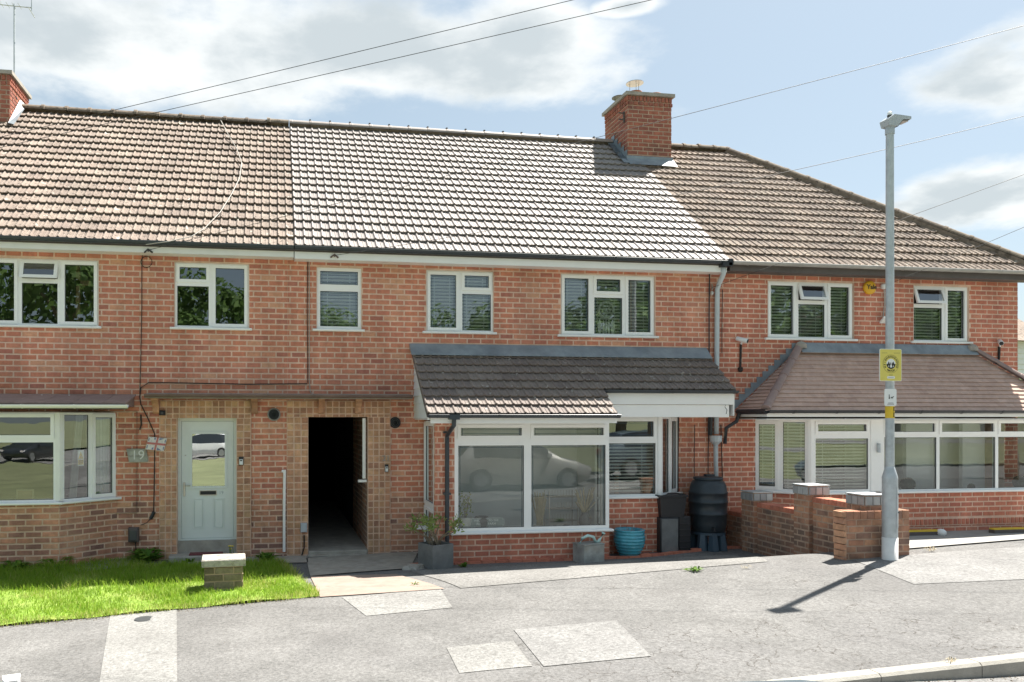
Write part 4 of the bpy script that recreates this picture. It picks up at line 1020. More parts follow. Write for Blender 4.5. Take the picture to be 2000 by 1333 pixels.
# lean-to roof over porch and bay
LZ0, LSL = 3.36, .79
lx0, lx1 = atY(803, 680, 0).x, atY(1381, 690, 0).x
lm = atY(1206, 800, -1.37).x; YP, YB = -1.36, -.85
lr = one('porch_roof', 'board_dark', H21, lambda mb: (prism(mb, [(-.01, LZ0 - .05), (YB, LZ0 + LSL * YB - .05), (YB, LZ0 + LSL * YB - .09), (-.01, LZ0 - .09)], lm, lx1), prism(mb, [(-.01, LZ0 - .05), (YP, LZ0 + LSL * YP - .05), (YP, LZ0 + LSL * YP - .09), (-.01, LZ0 - .09)], lx0, lm)))
upl = Vector((0, 1, LSL)); ll = math.hypot(1, LSL)
pt = tile_list(Vector((lx0, YP, LZ0 + LSL * YP - .05)), (1, 0, 0), upl, lm - lx0, -YP * ll, .265, .215, .034, 'tile_porch')
pt += tile_list(Vector((lm + .003, YB, LZ0 + LSL * YB - .05)), (1, 0, 0), upl, lx1 - lm, -YB * ll, .265, .215, .034, 'tile_porch')
mb = MB(); prism(mb, [(-.014, LZ0 + .07), (-.20, LZ0 + LSL * -.2 + .035), (-.20, LZ0 + LSL * -.2 + .025), (-.014, LZ0 - .02)], lx0 - .03, lx1 - .02); fl = mb.build('flashing', 'lead', lr)
zpg = LZ0 + LSL * YP - .05; zbg = LZ0 + LSL * YB - .05
gt = one('porch_gutter', 'gutter_dark', lr, lambda mb: prism(mb, gutter_prof(YP - .035, zpg, .05), lx0 + .02, lm + .03))
for xq in lin(lx0 + .15, lm - .02, .82): bracket(gt, xq, YP - .035, zpg, 'gutter_dark', .05)
gt = one('bay_gutter', 'gutter_dark', lr, lambda mb: prism(mb, gutter_prof(YB - .035, zbg, .05), lm + .034, lx1 + .02))
for xq in lin(lm + .1, lx1 - .05, 1.0): bracket(gt, xq, YB - .035, zbg, 'gutter_dark', .05)
# white fascias and soffits
one('fascia', 'upvc', lr, lambda mb: (wbox(mb, lx0 + .06, lm - .0, YP + .025, YP + .045, zpg - .13, zpg + .0), wbox(mb, lx0 + .06, lm - .0, YP + .047, -PYF + .0, pz_t + .002, pz_t + .012)))
one('bay_fascia', 'upvc', lr, lambda mb: (wbox(mb, lm + .003, lx1 + .0, YB + .022, YB + .045, zbg - .23, zbg - .005), wbox(mb, lm + .003, lx1 - .08, YB + .05, YB + .08, zf2, zbg - .235), wbox(mb, lm + .003, lx1 - .08, YB + .083, -.004, zf2 + .004, zf2 + .02)))
one('fascia_return', 'upvc', lr, lambda mb: poly_prism(mb, [(lm + .0, YP + .05, zpg - .13), (lm, YP + .05, zpg - .04), (lm, YB + .02, zbg - .05), (lm, YB + .02, zf2)], (.018, 0, 0)))
one('verge_board', 'upvc', lr, lambda mb: poly_prism(mb, [(lx1 - .02, YB + .02, zbg - .06), (lx1 - .02, -.004, LZ0 - .06), (lx1 - .02, -.004, zf2 + .02), (lx1 - .02, YB + .02, zf2 + .02)], (.016, 0, 0)))
one('hook', 'ink', lr, lambda mb: tube(mb, [WF(lx1 - .16, zf2 + .2, -YB - .02), WF(lx1 - .19, zf2 + .17, -YB - .0), WF(lx1 - .15, zf2 + .12, -YB - .0), WF(lx1 - .16, zf2 + .05, -YB - .01)], .005, 5))
# boarded gable on the left of the lean-to
GS = Fr((lx0 + .06, 0), (0, -1)); zc0 = PF.px(830, 818)[1]
z = zc0; 
while z < LZ0 - .05:
    zt2 = min(z + .125, LZ0 - .02)
    def ext(zz): return min(-YP - .04, max(.02, (LZ0 - .05 - zz) / LSL))
    o0 = .0; mb = MB()
    mb.add([GS(.004, z, .022), GS(ext(z) if z > zc0 else ext(z), z, .022), GS(ext(zt2), zt2, .006), GS(.004, zt2, .006), GS(.004, z, .0), GS(ext(z), z, .0), GS(ext(zt2), zt2, -.01), GS(.004, zt2, -.01)], QF)
    mb.build('cladding_board', 'clad', lr); z += .122
one('porch_soffit', 'upvc', lr, lambda mb: wbox(mb, lx0 + .06, ppl - .0, YP + .05, -.004, zc0 - .02, zc0 - .004))
one('barge_trim', 'upvc', lr, lambda mb: poly_prism(mb, [(lx0 + .01, YP + .0, zpg - .02), (lx0 + .01, -.01, LZ0 - .07), (lx0 + .01, -.01, LZ0 - .12), (lx0 + .01, YP + .0, zpg - .08)], (.03, 0, 0)))
# downpipe at the porch corner
dpx = atY(873, 850, -PYF - .05).x
one('porch_downpipe', 'gutter_dark', H21, lambda mb: (tube(mb, [(dpx + .03, YP - .035, zpg - .05), (dpx + .03, YP - .03, zpg - .16), (dpx + .0, -PYF - .06, zpg - .32), (dpx, -PYF - .06, zpg - .4), (dpx, -PYF - .06, .0)], .034, 10), wbox(mb, dpx - .05, dpx + .11, YP - .09, YP + .01, zpg - .075, zpg + .004)))
for zz in (1.95, 1.0): one('pipe_clip', 'gutter_dark', H21, lambda mb: wbox(mb, dpx - .055, dpx + .055, -PYF - .085, -PYF + .0, zz, zz + .03))

# ---- right bay: hipped plain tile roof, splay, front, conservatory
RF = Fr((0, -BYD), (1, 0)); rz_s = RF.px(1650, 962)[1]; rz_t = RF.px(1650, 820)[1]
RCH = Fr((rbw, 0), (rbf - rbw, -BYD)); RCL = math.hypot(rbf - rbw, BYD)
PLZ = RF.px(1850, 1012)[1]
mb = MB(); wall_panel(mb, RF, rbf, RBE, ZB, rz_s - .03, []); w = mb.build('bay_wall', 'mortar_pink', HRT)
gRT.append((w, brick_list(RF, rbf, RBE, PLZ, rz_s - .03, [], 'brick_deep', base=rz_s - .03) + brick_list(RF, rbf, RBE, ZB, PLZ - .13, [], 'brick_deep', base=rz_s - .03)))
mb = MB(); box(mb, RF, rbf, RBE, PLZ - .13, PLZ, -.05, .012); w2 = mb.build('plinth', 'mortar_pink', HRT)
gRT.append((w2, brick_list(RF, rbf, RBE, PLZ - .125, PLZ - .005, [], 'brick_deep', L=.085, H=.12, stack=True, base=PLZ - .125, o=.026, d=.02)))
mb = MB(); wall_panel(mb, RCH, 0, RCL, ZB, rz_s - .03, []); w = mb.build('bay_wall', 'mortar_pink', HRT); gRT.append((w, brick_list(RCH, 0, RCL, ZB, rz_s - .03, [], 'brick_deep', base=rz_s - .03)))
window(HRT, RCH, -.02, 0, RCL - .05, rz_s, rz_t, [(.0, RCL * .47, [(rz_s, rz_t, 'c')]), (RCL * .47, RCL - .05, [(rz_s, rz_t, 'f')])], blind=yes, sout=.06, name='bay_window', fw=.045)
one('corner_post', 'upvc', HRT, lambda mb: (box(mb, RCH, RCL - .05, RCL + .0, rz_s + .005, rz_t, -.07, .006), box(mb, RF, rbf - .0, rbf + .06, rz_s + .005, rz_t, -.08, .004)))
q0, q1 = rbf + .06, RF.px(1702, 900)[0]; tz = RF.px(1650, 852)[1]
window(HRT, RF, -.02, rbf, q1, rz_s, rz_t, [(q0, q1, [(rz_s, tz, 'f'), (tz, rz_t, 'v')])], blind=yes, sout=.06, name='bay_window', fw=.045)
q2 = RF.px(1726, 900)[0]
one('panel_post', 'upvc', HRT, lambda mb: box(mb, RF, q1, q2, rz_s + .005, rz_t, -.07, -.005)); one('post_light', 'galv', HRT, lambda mb: tube(mb, [RF((q1 + q2) / 2, rz_t - .42, .03), RF((q1 + q2) / 2, rz_t - .58, .03)], .028, 10))
cc = [q2, RF.px(1834, 900)[0], RF.px(1949, 900)[0], RBE]
window(HRT, RF, -.02, q2, RBE, rz_s, rz_t, [(cc[i], cc[i + 1], [(rz_s, tz, 'f'), (tz, rz_t, 'v')]) for i in range(3)], sout=.06, name='conservatory_window', fw=.03, glassm='glass_clear')
RSD = Fr((RBE, -BYD), (0, 1))
window(HRT, RSD, -.02, .06, BYD, rz_s, rz_t, [(.06, BYD, [(rz_s, rz_t, 'f')])], sill=False, name='conservatory_window')
mb = MB(); wall_panel(mb, RSD, 0, BYD, ZB, rz_s - .03, []); w = mb.build('bay_wall', 'mortar_pink', HRT); gRT.append((w, brick_list(RSD, 0, BYD, ZB, rz_s - .03, [], 'brick_deep', base=rz_s - .03)))
room(HRT, rbw + .1, q1 - .03, .01, 3.0, rz_s - .3, rz_t + .03, 'interior'); room(HRT, q2 + .03, RBE - .09, -BYD + .1, .75, rz_s - .5, rz_t + .03, 'interior_pale')
for (a, b, y, w_) in ((1770, 1795, .25, .1), (1880, 1895, .4, .1)):
    xa = atY(a, 900, y).x; one('partition', 'interior_pale', HRT, lambda mb: wbox(mb, xa, xa + .5, y, y + .08, rz_s - .49, rz_t + .02))
# roof
RYE = -.86; rez = RF.px(1700, 801, .26)[1]; rtz = WF.px(1700, 678)[1] - .04
rxl = atY(1434, 800, 0).x + .02; rxt = atY(1560, 680, 0).x; rxr_t = atY(1893, 684, 0).x; rxr_e = rxr_t + (rxt - rxl) + .1
FL, FR_, TL, TR = Vector((rxl, RYE, rez)), Vector((rxr_e, RYE, rez)), Vector((rxt, -.01, rtz)), Vector((rxr_t, -.01, rtz))
BLc, BRc = Vector((rxl, -.01, rez)), Vector((rxr_e, -.01, rez))
dn = Vector((0, 0, -.05))
mb = MB(); vs = [FL, FR_, TR, TL, BLc, BRc]; vs = [v + dn * .6 for v in vs]
mb.add(vs, [(0, 1, 2, 3), (4, 0, 3), (1, 5, 2), (4, 5, 1, 0), (5, 4, 3, 2)]); rr = mb.build('bay_roof', 'board_dark', HRT)
upr = Vector((0, -.01 - RYE, rtz - rez)); Lr = upr.length
nl = Vector((TL.y - FL.y, -(TL.x - FL.x), 0)).normalized(); nr = Vector((-(TR.y - FR_.y), TR.x - FR_.x, 0)).normalized()
if nl.x > 0: nl = -nl
if nr.x < 0: nr = -nr
def keepF(cs):
    s = [max((c - FL).dot(nl), (c - FR_).dot(nr)) for c in cs]; return 0 if min(s) > -.01 else (2 if max(s) > -.004 else 1)
ptR = tile_list(FL + Vector((0, 0, -.02)), (1, 0, 0), upr, FR_.x - FL.x, Lr, .165, .093, .016, 'tile_plain', plain=True, stagger=True, keep=keepF, jit=.002)
upL = Vector((TL.x - rxl, 0, rtz - rez)); 
def keepL(cs):
    s = [-(c - FL).dot(nl) for c in cs]; return 0 if min(s) > -.01 else (2 if max(s) > -.004 else 1)
ptL = tile_list(BLc + Vector((0, 0, -.02)), (0, -1, 0), upL, BLc.y - FL.y, upL.length, .165, .093, .016, 'tile_plain', plain=True, stagger=True, keep=keepL, jit=.002)
place_tiles([(rr, ptR)], 300, 'plain_tile', bis=[(FL, nl), (FR_, nr)]); place_tiles([(rr, ptL)], 0, 'plain_tile', bis=[(FL, -nl)])
ridge_run(rr, FL + Vector((.03, .03, .02)), TL + Vector((0, -.02, .03)), 4, .075, 'ridge_plain', name='hip_tile', jit=.002, lip=.006)
ridge_run(rr, FR_ + Vector((-.03, .03, .02)), TR + Vector((0, -.02, .03)), 4, .075, 'ridge_plain', name='hip_tile', jit=.002, lip=.006)
for q in (TL, TR): one('hip_mortar', 'concrete', rr, lambda mb: lathe(mb, q + Vector((0, -.05, .02)), [(.10, -.03), (.095, .04), (.05, .085), (.01, .095)], 12))
mb = MB(); prism(mb, [(-.012, rtz + .10), (-.03, rtz + .095), (-.16, rtz - .085), (-.16, rtz - .095), (-.012, rtz - .01)], rxt - .04, rxr_t + .05); mb.build('flashing', 'lead', rr)
nst = 11
for i in range(nst):
    s0, s1 = i / nst, (i + 1) / nst; xa, xb = rxl - .05 + (rxt - rxl + .02) * s0, rxl - .05 + (rxt - rxl + .02) * s1; za, zb = rez + (rtz - rez) * s0, rez + (rtz - rez) * s1
    one('step_flashing', 'lead', rr, lambda mb: poly_prism(mb, [(xa, -.006, za - .02), (xb, -.006, zb - .02), (xb, -.006, zb + .085), (xa, -.006, zb + .085)], (0, -.006, 0)))
gt = one('bay_gutter', 'black_plastic', rr, lambda mb: prism(mb, gutter_prof(RYE - .03, rez - .01, .05), rxl + .03, rxr_e))
for xq in lin(rxl + .5, rxr_e, .82): bracket(gt, xq, RYE - .03, rez - .012, 'black_plastic', .052)
one('side_gutter', 'black_plastic', rr, lambda mb: (tube(mb, [(rxl + .02, -.05, rez - .03), (rxl + .02, RYE - .0, rez - .03)], .045, 10), tube(mb, [(rxl + .0, -.12, rez - .06), (rxl - .04, -.1, rez - .2), (rxl - .22, -.07, rez - .32), (rxl - .24, -.06, rez - .6)], .034, 8)))
one('bay_fascia', 'upvc', rr, lambda mb: (wbox(mb, rxl + .04, rxr_e - .02, RYE + .02, RYE + .042, rez - .12, rez - .005), wbox(mb, rxl + .04, rxr_e - .02, RYE + .044, -.005, rz_t + .004, rz_t + .016), wbox(mb, rxl + .04, rxl + .06, RYE + .044, -.005, rez - .12, rez - .02)))
place_bricks(g19 ); place_bricks(g21); place_bricks(gRT)
place_bricks(q19, 300, 'quoin_brick'); place_bricks(q21, 300, 'quoin_brick')
place_tiles([(R19, t19)]); place_tiles([(R21, t21), (lr, pt)]); place_tiles([(RRT, tRT)], bis=[(HC, hip_n)])

# ---- chimneys
def chimney(par, x0, x1, y0, y1, zb, zt_, pots):
    ch = one('chimney', 'mortar_dark', par, lambda mb: wbox(mb, x0, x1, y0, y1, zb, zt_ - .07))
    FR1 = Fr((x0, y0), (1, 0)); FR2 = Fr((x0, y1), (0, -1)); FR3 = Fr((x1, y0), (0, 1))
    bl = []
    for fr, L_ in ((FR1, x1 - x0), (FR2, y1 - y0), (FR3, y1 - y0)):
        bl += brick_list(fr, 0, L_, zb, zt_ - .28, [], 'brick_chimney', base=zt_ - .28, o=.008, d=.014)
        bl += brick_list(fr, -.018, L_ + .018, zt_ - .28, zt_ - .19, [], 'brick_chimney', base=zt_ - .28, L=.118, o=.024, d=.03)
        bl += brick_list(fr, -.018, L_ + .018, zt_ - .19, zt_ - .07, [], 'brick_chimney', base=zt_ - .19, L=.085, H=.12, stack=True, o=.024, d=.03)
    place_bricks([(ch, bl)], 200)
    one('chimney_cap', 'concrete', ch, lambda mb: wbox(mb, x0 - .06, x1 + .06, y0 - .06, y1 + .06, zt_ - .07, zt_))
    for (px_, py_, r_, h_, cowl) in pots:
        pt_ = one('chimney_pot', 'terracotta', ch, lambda mb: lathe(mb, (px_, py_, zt_ - .01), [(r_ * 1.05, 0), (r_, .03), (r_ * .95, h_ - .03), (r_ * 1.1, h_ - .02), (r_ * 1.1, h_), (r_ * .8, h_), (r_ * .75, .02)], 18), True)
        if cowl: one('cowl', cowl, ch, lambda mb: [lathe(mb, (px_, py_, zt_ + h_ + .2), [(.001, .05), (r_ * .7, .035), (r_ * 1.35, 0), (r_ * 1.35, -.012), (.001, -.01)], 18)] + [tube(mb, [(px_ + r_ * .8 * math.cos(a), py_ + r_ * .8 * math.sin(a), zt_ + h_ - .03), (px_ + r_ * .8 * math.cos(a), py_ + r_ * .8 * math.sin(a), zt_ + h_ + .2)], .007, 5) for a in (.3, 2.4, 4.5)])
    return ch
cy0 = 2.98; cxa, cxb = atY(1226, 250, cy0).x, atY(1311, 250, cy0).x; czt = atY(1268, 183, cy0).z
ch21 = chimney(H21, cxa, cxb, cy0, cy0 + 1.15, roofz(cy0) - .5, czt, [(cxa + .3, cy0 + .28, .14, .13, 'steel'), (cxb - .24, cy0 + .3, .14, .12, None), (cxa + .2, cy0 + .85, .12, .04, 'lamp_dark')])
# lead round the foot of the stack
mb = MB(); zf = roofz(cy0)
mb.add([(cxa - .04, cy0 - .2, roofz(cy0 - .2) + .055), (cxb + .04, cy0 - .2, roofz(cy0 - .2) + .055), (cxb + .04, cy0 - .02, zf + .07), (cxa - .04, cy0 - .02, zf + .07)], [(0, 1, 2, 3)])
wbox(mb, cxa - .03, cxb + .03, cy0 - .022, cy0 - .012, zf - .02, zf + .13)
for k in range(5):
    ya, yb = cy0 - .02 + k * .16, cy0 - .02 + (k + 1) * .16; za, zb = roofz(ya), roofz(yb)
    mb.add([(cxa - .02, ya, za - .05), (cxa - .02, yb, zb - .05), (cxa - .02, yb, zb + .14), (cxa - .02, ya, zb + .14)], [(0, 1, 2, 3)])
    mb.add([(cxa - .16, ya - .15, roofz(ya - .15) + .062), (cxa - .02, ya - .15, roofz(ya - .15) + .065), (cxa - .02, yb, zb + .065), (cxa - .16, yb, zb + .062)], [(0, 1, 2, 3)])
mb.build('flashing', 'lead', ch21)
one('aerial_bracket', 'board_dark', ch21, lambda mb: (tube(mb, [(cxa, cy0 + .12, czt - .42), (cxa - .16, cy0 + .1, czt - .42)], .015, 6), tube(mb, [(cxa, cy0 + .12, czt - .56), (cxa - .16, cy0 + .1, czt - .56)], .015, 6), tube(mb, [(cxa - .03, cy0 + .12, czt - .62), (cxa - .03, cy0 + .12, czt - .38)], .02, 6)))
lx_ = atY(19, 170, RY - .55).x
ch19 = chimney(H19, lx_ - 1.0, lx_, RY - .55, RY + .55, RZ - .8, atY(19, 150, RY - .3).z, [(lx_ - .5, RY, .13, .2, None)])
one('lead_flashing', 'lead', ch19, lambda mb: mb.add([(lx_ + .02, RY - .7, roofz(RY - .7) + .07), (lx_ + .14, RY - .75, roofz(RY - .75) + .07), (lx_ + .14, RY, RZ + .08), (lx_ + .02, RY, RZ + .2)], [(0, 1, 2, 3)]))
# aerial on the left stack
ax_ = atY(28, 100, RY - .2).x; az0, az1 = atY(28, 190, RY - .2).z, atY(28, 8, RY - .2).z; ayy = RY - .2
an = thing('tv_aerial', (ax_, ayy, az0), 'thin television aerial mast on the chimney at the left edge', 'aerial')
one('mast', 'galv', an, lambda mb: tube(mb, [(ax_, ayy, az0 - .05), (ax_, ayy, az1)], .016, 8))
one('bracket', 'board_dark', an, lambda mb: (wbox(mb, lx_ - .02, ax_ - .0, ayy - .04, ayy + .04, az0 - .02, az0 + .16), wbox(mb, ax_ - .03, ax_ + .05, ayy - .03, ayy + .03, az0 + .13, az0 + .16), wbox(mb, ax_ - .03, ax_ + .05, ayy - .03, ayy + .03, az0 - .03, az0 - .0)))
bo = one('boom', 'galv', an, lambda mb: tube(mb, [(ax_ - .8, ayy, az1 - .02), (ax_ + .33, ayy, az1 - .05)], .012, 6))
one('reflector', 'galv', bo, lambda mb: (tube(mb, [(ax_ + .32, ayy, az1 - .13), (ax_ + .32, ayy, az1 + .12)], .008, 5), tube(mb, [(ax_ + .32, ayy - .2, az1 - .14), (ax_ + .32, ayy + .2, az1 - .14)], .008, 5)))
for i in range(9): xx = ax_ + .1 - .11 * i; one('element', 'galv', bo, lambda mb: tube(mb, [(xx, ayy - .11, az1 - .035), (xx, ayy + .11, az1 - .035)], .006, 5))
# ------------------------------------------------------------------ pipes, cables and vents on the walls
def wp(u, v, o=.015): x, z = WF.px(u, v, o); return WF(x, z, o)
def wire_on(par, pts, r, m, o=.012, name='cable'):
    return one(name, m, par, lambda mb: tube(mb, [wp(u, v, o) for u, v in pts], r, 6))
loop = [(286 + 11 * math.cos(a), 512 + 11 * math.sin(a)) for a in [i * .45 - 2.6 for i in range(15)]]
wire_on(H19, [(290, 492), (278, 497), (277, 520), (277, 600), (275, 700), (273, 770)], .006, 'cable')
wire_on(H19, loop, .006, 'cable', .018)
wire_on(H19, [(600, 750), (480, 751), (330, 748), (290, 748), (275, 758), (273, 775), (275, 790), (290, 820), (302, 848), (302, 900), (301, 960), (300, 1000)], .009, 'cable', .022)
wire_on(H21, [(601, 508), (600, 600), (601, 700), (601, 748)], .006, 'cable')
wire_on(H21, [(604, 508), (604, 640), (604, 740), (606, 766), (612, 771)], .006, 'cable_white')
one('cable_joint', 'black_plastic', H19, lambda mb: tube(mb, [wp(301, 1000, .03), wp(294, 1014, .03)], .028, 8))
wire_on(H19, [(294, 1014), (286, 1022), (275, 1026)], .006, 'cable', .02)
wire_on(H19, [(264, 1058), (266, 1075), (264, 1090)], .008, 'cable', .03)
wire_on(H21, [(594, 1046), (594, 1070), (588, 1090)], .012, 'cable', .045)
wire_on(H19, [(275, 810), (276, 830), (273, 840)], .012, 'cable', .02, 'hook')
one('wall_box', 'lamp_grey', H21, lambda mb: bev(mb, WF, *WF.rect(587, 1022, 600, 1040, .06), .028, .09, .012))
one('waste_pipe', 'upvc', H19, lambda mb: (tube(mb, [wp(550, 921, .035), wp(556, 921, .035)], .022, 8), tube(mb, [wp(556, 918, .035), wp(555, 1000, .035), wp(555, 1078, .035)], .024, 10)))
def vent(par, u, v, r, m1):
    x, z = WF.px(u, v, .02); A = Matrix.Translation(WF(x, z, 0)) @ Matrix.Rotation(math.pi / 2, 4, 'X')
    f = one('flue', m1, par, lambda mb: lathe(mb, None, [(r * 1.25, -.0), (r * 1.25, .012), (r * 1.02, .02), (r * 1.0, .02)], 20, ax=A), True)
    one('flue_tube', 'black_plastic', f, lambda mb: [lathe(mb, None, [(r * k, .021), (r * k, .07), (r * k - .012, .07), (r * k - .012, .0)], 20, ax=A) for k in (1.0, .62)])
vent(H19, 535, 810, .085, 'concrete_pale'); vent(H21, 772, 826, .075, 'black_plastic')
# downpipe of the middle house
dp = lambda u, v, o=.06: wp(u, v, o)
pipe = one('downpipe', 'pipe_grey', H21, lambda mb: tube(mb, [wp(1413, 522, .30), wp(1413, 535, .26), wp(1404, 556, .1), wp(1401, 566, .06), wp(1400, 700, .06), wp(1399, 848, .06)], .042, 12), True)
one('pipe_outlet', 'black_plastic', pipe, lambda mb: wbox(mb, *[atY(1406, 520, -.3).x, atY(1424, 520, -.3).x], -.40, -.24, EZ - .12, EZ - .05))
hp = wp(1398, 858, .09)
one('hopper', 'pipe_grey', H21, lambda mb: lathe(mb, hp + Vector((0, 0, -.06)), [(.045, -.04), (.06, -.02), (.10, .02), (.105, .12), (.09, .12), (.04, 0)], 14))
one('lower_downpipe', 'pipe_grey', H21, lambda mb: tube(mb, [hp, wp(1398, 900, .09), wp(1399, 942, .14)], .038, 12), True)
for (a, v0, v1, r) in ((1386, 525, 690, .012), (1411, 566, 690, .007), (1388, 812, 850, .045), (1325, 815, 975, .014), (1384, 850, 935, .008), (1357, 830, 930, .007)):
    wire_on(H21, [(a, v0), (a - 1, (v0 + v1) / 2), (a - 1, v1)], r, 'black_plastic', .04, 'pipe')
wire_on(HRT, [(1408, 830), (1410, 900), (1411, 940)], .010, 'cable', .03)
one('wall_bracket', 'steel', HRT, lambda mb: (tube(mb, [wp(1391, 556, .0), wp(1391, 566, .08)], .014, 6), lathe(mb, wp(1390, 573, .06), [(.015, -.04), (.03, -.02), (.03, .02), (.015, .04)], 8)))
# airbrick vents let into the lintel over the passage
# ------------------------------------------------------------------ fixtures on the walls
x, z = WF.px(1700, 562, .05); A = Matrix.Translation(WF(x, z, .0)) @ Matrix.Rotation(math.pi / 2, 4, 'X')
al = thing('alarm_box', WF(x, z, 0), 'round orange alarm box lettered Yale on the right house wall', 'alarm')
one('housing', 'alarm', al, lambda mb: lathe(mb, None, [(.115, .0), (.125, .02), (.122, .05), (.10, .065), (.001, .068)], 28, ax=A), True)
text('lettering', 'Yale', .115, 'ink', WF, x + .015, z + .005, .0695, al, bold=True)
def cctv(u, v, vb, label, fl):
    t = thing('security_camera', wp(u, v, 0), label, 'camera', 'cctv cameras on the right house'); p = wp(u, v, .10)
    d = Vector((.06 * fl, -.075, -.03)); c0 = p - d; c1 = p + d
    b = one('body', 'sign_white', t, lambda mb: tube(mb, [c0, c0 + d * .1, c1 - d * .1, c1], [.03, .04, .042, .040], 14), True)
    one('lens', 'ink', t, lambda mb: tube(mb, [c1 + d * .02, c1 + d * .07], .035, 14))
    one('bracket', 'sign_white', t, lambda mb: tube(mb, [wp(u - 1, v + 9, .0), wp(u - 1, v + 7, .06), p], .016, 8))
    one('conduit', 'cable', t, lambda mb: tube(mb, [wp(u - 2, v + 9, .015), wp(u - 3, vb, .015)], .02, 6))
    return t
t = cctv(1449, 664, 718, 'white bullet camera with long black conduit beside the grey downpipe', 1)
one('junction', 'cable', t, lambda mb: lathe(mb, wp(1446, 722, .02), [(.02, -.045), (.042, -.03), (.042, .03), (.02, .045)], 12))
cctv(1954, 669, 703, 'white bullet camera near the right end of the right house', -1)
fl_ = thing('floodlight', wp(1727, 630, 0), 'small white floodlight on the wall behind the lamp post', 'light')
one('head', 'sign_white', fl_, lambda mb: (poly_prism(mb, [wp(1718, 632, .05), wp(1740, 632, .05), wp(1746, 622, .16), wp(1726, 622, .16)], (0, .0, .035)),))
one('sensor', 'sign_white', fl_, lambda mb: lathe(mb, wp(1726, 560, .03), [(.02, -.05), (.05, -.035), (.05, .03), (.02, .05)], 12))
one('lead', 'cable_white', fl_, lambda mb: tube(mb, [wp(1727, 566, .03), wp(1728, 590, .02), wp(1726, 610, .02), wp(1725, 622, .04)], .01, 6))
def bell(u, v, w, h, label, name='doorbell'):
    x, z = WF.px(u, v, .03); t = thing(name, WF(x, z, 0), label, 'doorbell')
    one('back_plate', 'ink', t, lambda mb: bev(mb, WF, x - w / 2, x + w / 2, z - h / 2, z + h / 2, .0285, .045, .005))
    one('face', 'sign_white', t, lambda mb: bev(mb, WF, x - w * .38, x + w * .38, z - h * .42, z + h * .22, .046, .058, .005))
    one('button', 'lamp_dark', t, lambda mb: bev(mb, WF, x - w * .22, x + w * .22, z + h * .0, z + h * .14, .059, .063, .002))
bell(471, 901, .075, .14, 'white video doorbell right of the grey front door')
bell(755, 915, .06, .13, 'small white doorbell under the number beside the dark passage')
x, z = WF.px(754, 896, .03); nm = text('house_number', '21', .13, 'concrete_pale', WF, x, z, .031, None, ext=.006); tag(nm, 'faded house number 21 on the brick pier beside the passage', 'number')
nm['label'] = 'faded number on the brick pier above the small white doorbell'
x, z = WF.px(317, 807, .06); cb = thing('black_camera', WF(x, z, 0), 'tiny black camera on the brick pier left of the grey door', 'camera')
one('body', 'ink', cb, lambda mb: bev(mb, WF, x - .045, x + .045, z - .04, z + .04, .029, .1, .012)); one('lens', 'lamp_dark', cb, lambda mb: bev(mb, WF, x - .02, x + .02, z - .02, z + .02, .101, .11, .006))
x0_, x1_, z0_, z1_ = WF.rect(251, 1031, 271, 1059, .06); bx_ = thing('wall_charger', WF(x0_, z0_, 0), 'dark grey box on the brick wall below the number plaque', 'box')
one('casing', 'board_dark', bx_, lambda mb: bev(mb, WF, x0_, x1_, z0_, z1_, .001, .12, .02)); one('cover', 'lamp_dark', bx_, lambda mb: bev(mb, WF, x0_ + .02, x1_ - .02, z0_ + .03, z1_ - .04, .121, .13, .006))
# number plaque of two slate boards and the little flag
pq = thing('number_plaque', wp(266, 890, 0), 'weathered grey board plaque carved with the number 19', 'plaque'); a, b, c, d = WF.rect(248, 877, 288, 903, .03); m_ = (c + d) / 2 - .01
one('board', 'timber', pq, lambda mb: poly_prism(mb, [WF(a - .01, d, .03), WF(a + .012, m_ + .004, .03), WF(b, m_ + .004, .03), WF(b - .02, d, .03)], (0, .025, 0)))
one('board', 'timber', pq, lambda mb: poly_prism(mb, [WF(a + .014, m_ - .002, .03), WF(a + .03, c, .03), WF(b + .004, c, .03), WF(b + .004, m_ - .002, .03)], (0, .025, 0)))
text('numeral', '19', .21, 'pot_white', WF, (a + b) / 2 + .01, (c + d) / 2, .031, pq, ext=.004)
fg = thing('flag', wp(288, 872, 0), 'small faded Union flag tucked above the number plaque', 'flag')
fp = lambda s, t_, o=.06: (lambda q: q)(wp(284, 878, o) + Vector((.28 * s + .05 * t_, 0, .20 * t_ - .03 * s)) + Vector((0, -.012 * math.sin(s * 9), 0)))
def fstrip(mb, pts, o): 
    v = [fp(s, t_, o) for s, t_ in pts]; poly_prism(mb, v, (0, .003, 0))
def fgrid(mb):
    for i in range(10): fstrip(mb, [(i / 10, 0), ((i + 1) / 10, 0), ((i + 1) / 10, 1), (i / 10, 1)], .06)
one('cloth', 'flag_white', fg, fgrid)
one('red_cross', 'flag_red', fg, lambda mb: ([fstrip(mb, [(i / 10, .42), ((i + 1) / 10, .42), ((i + 1) / 10, .58), (i / 10, .58)], .064) for i in range(10)], fstrip(mb, [(.45, 0), (.55, 0), (.55, .41), (.45, .41)], .064), fstrip(mb, [(.45, .59), (.55, .59), (.55, 1), (.45, 1)], .064)))
one('blue_field', 'flag_blue', fg, lambda mb: [fstrip(mb, p, .063) for p in ([(.14, .97), (.40, .97), (.40, .78)], [(.60, .97), (.86, .97), (.60, .78)], [(.03, .92), (.03, .67), (.24, .67)], [(.97, .92), (.76, .67), (.97, .67)], [(.14, .03), (.40, .22), (.40, .03)], [(.60, .03), (.60, .22), (.86, .03)], [(.03, .08), (.24, .33), (.03, .33)], [(.97, .08), (.97, .33), (.76, .33)])])
one('stick', 'straw', fg, lambda mb: tube(mb, [fp(0, -.3, .055), fp(0, 1.05, .055)], .006, 5))
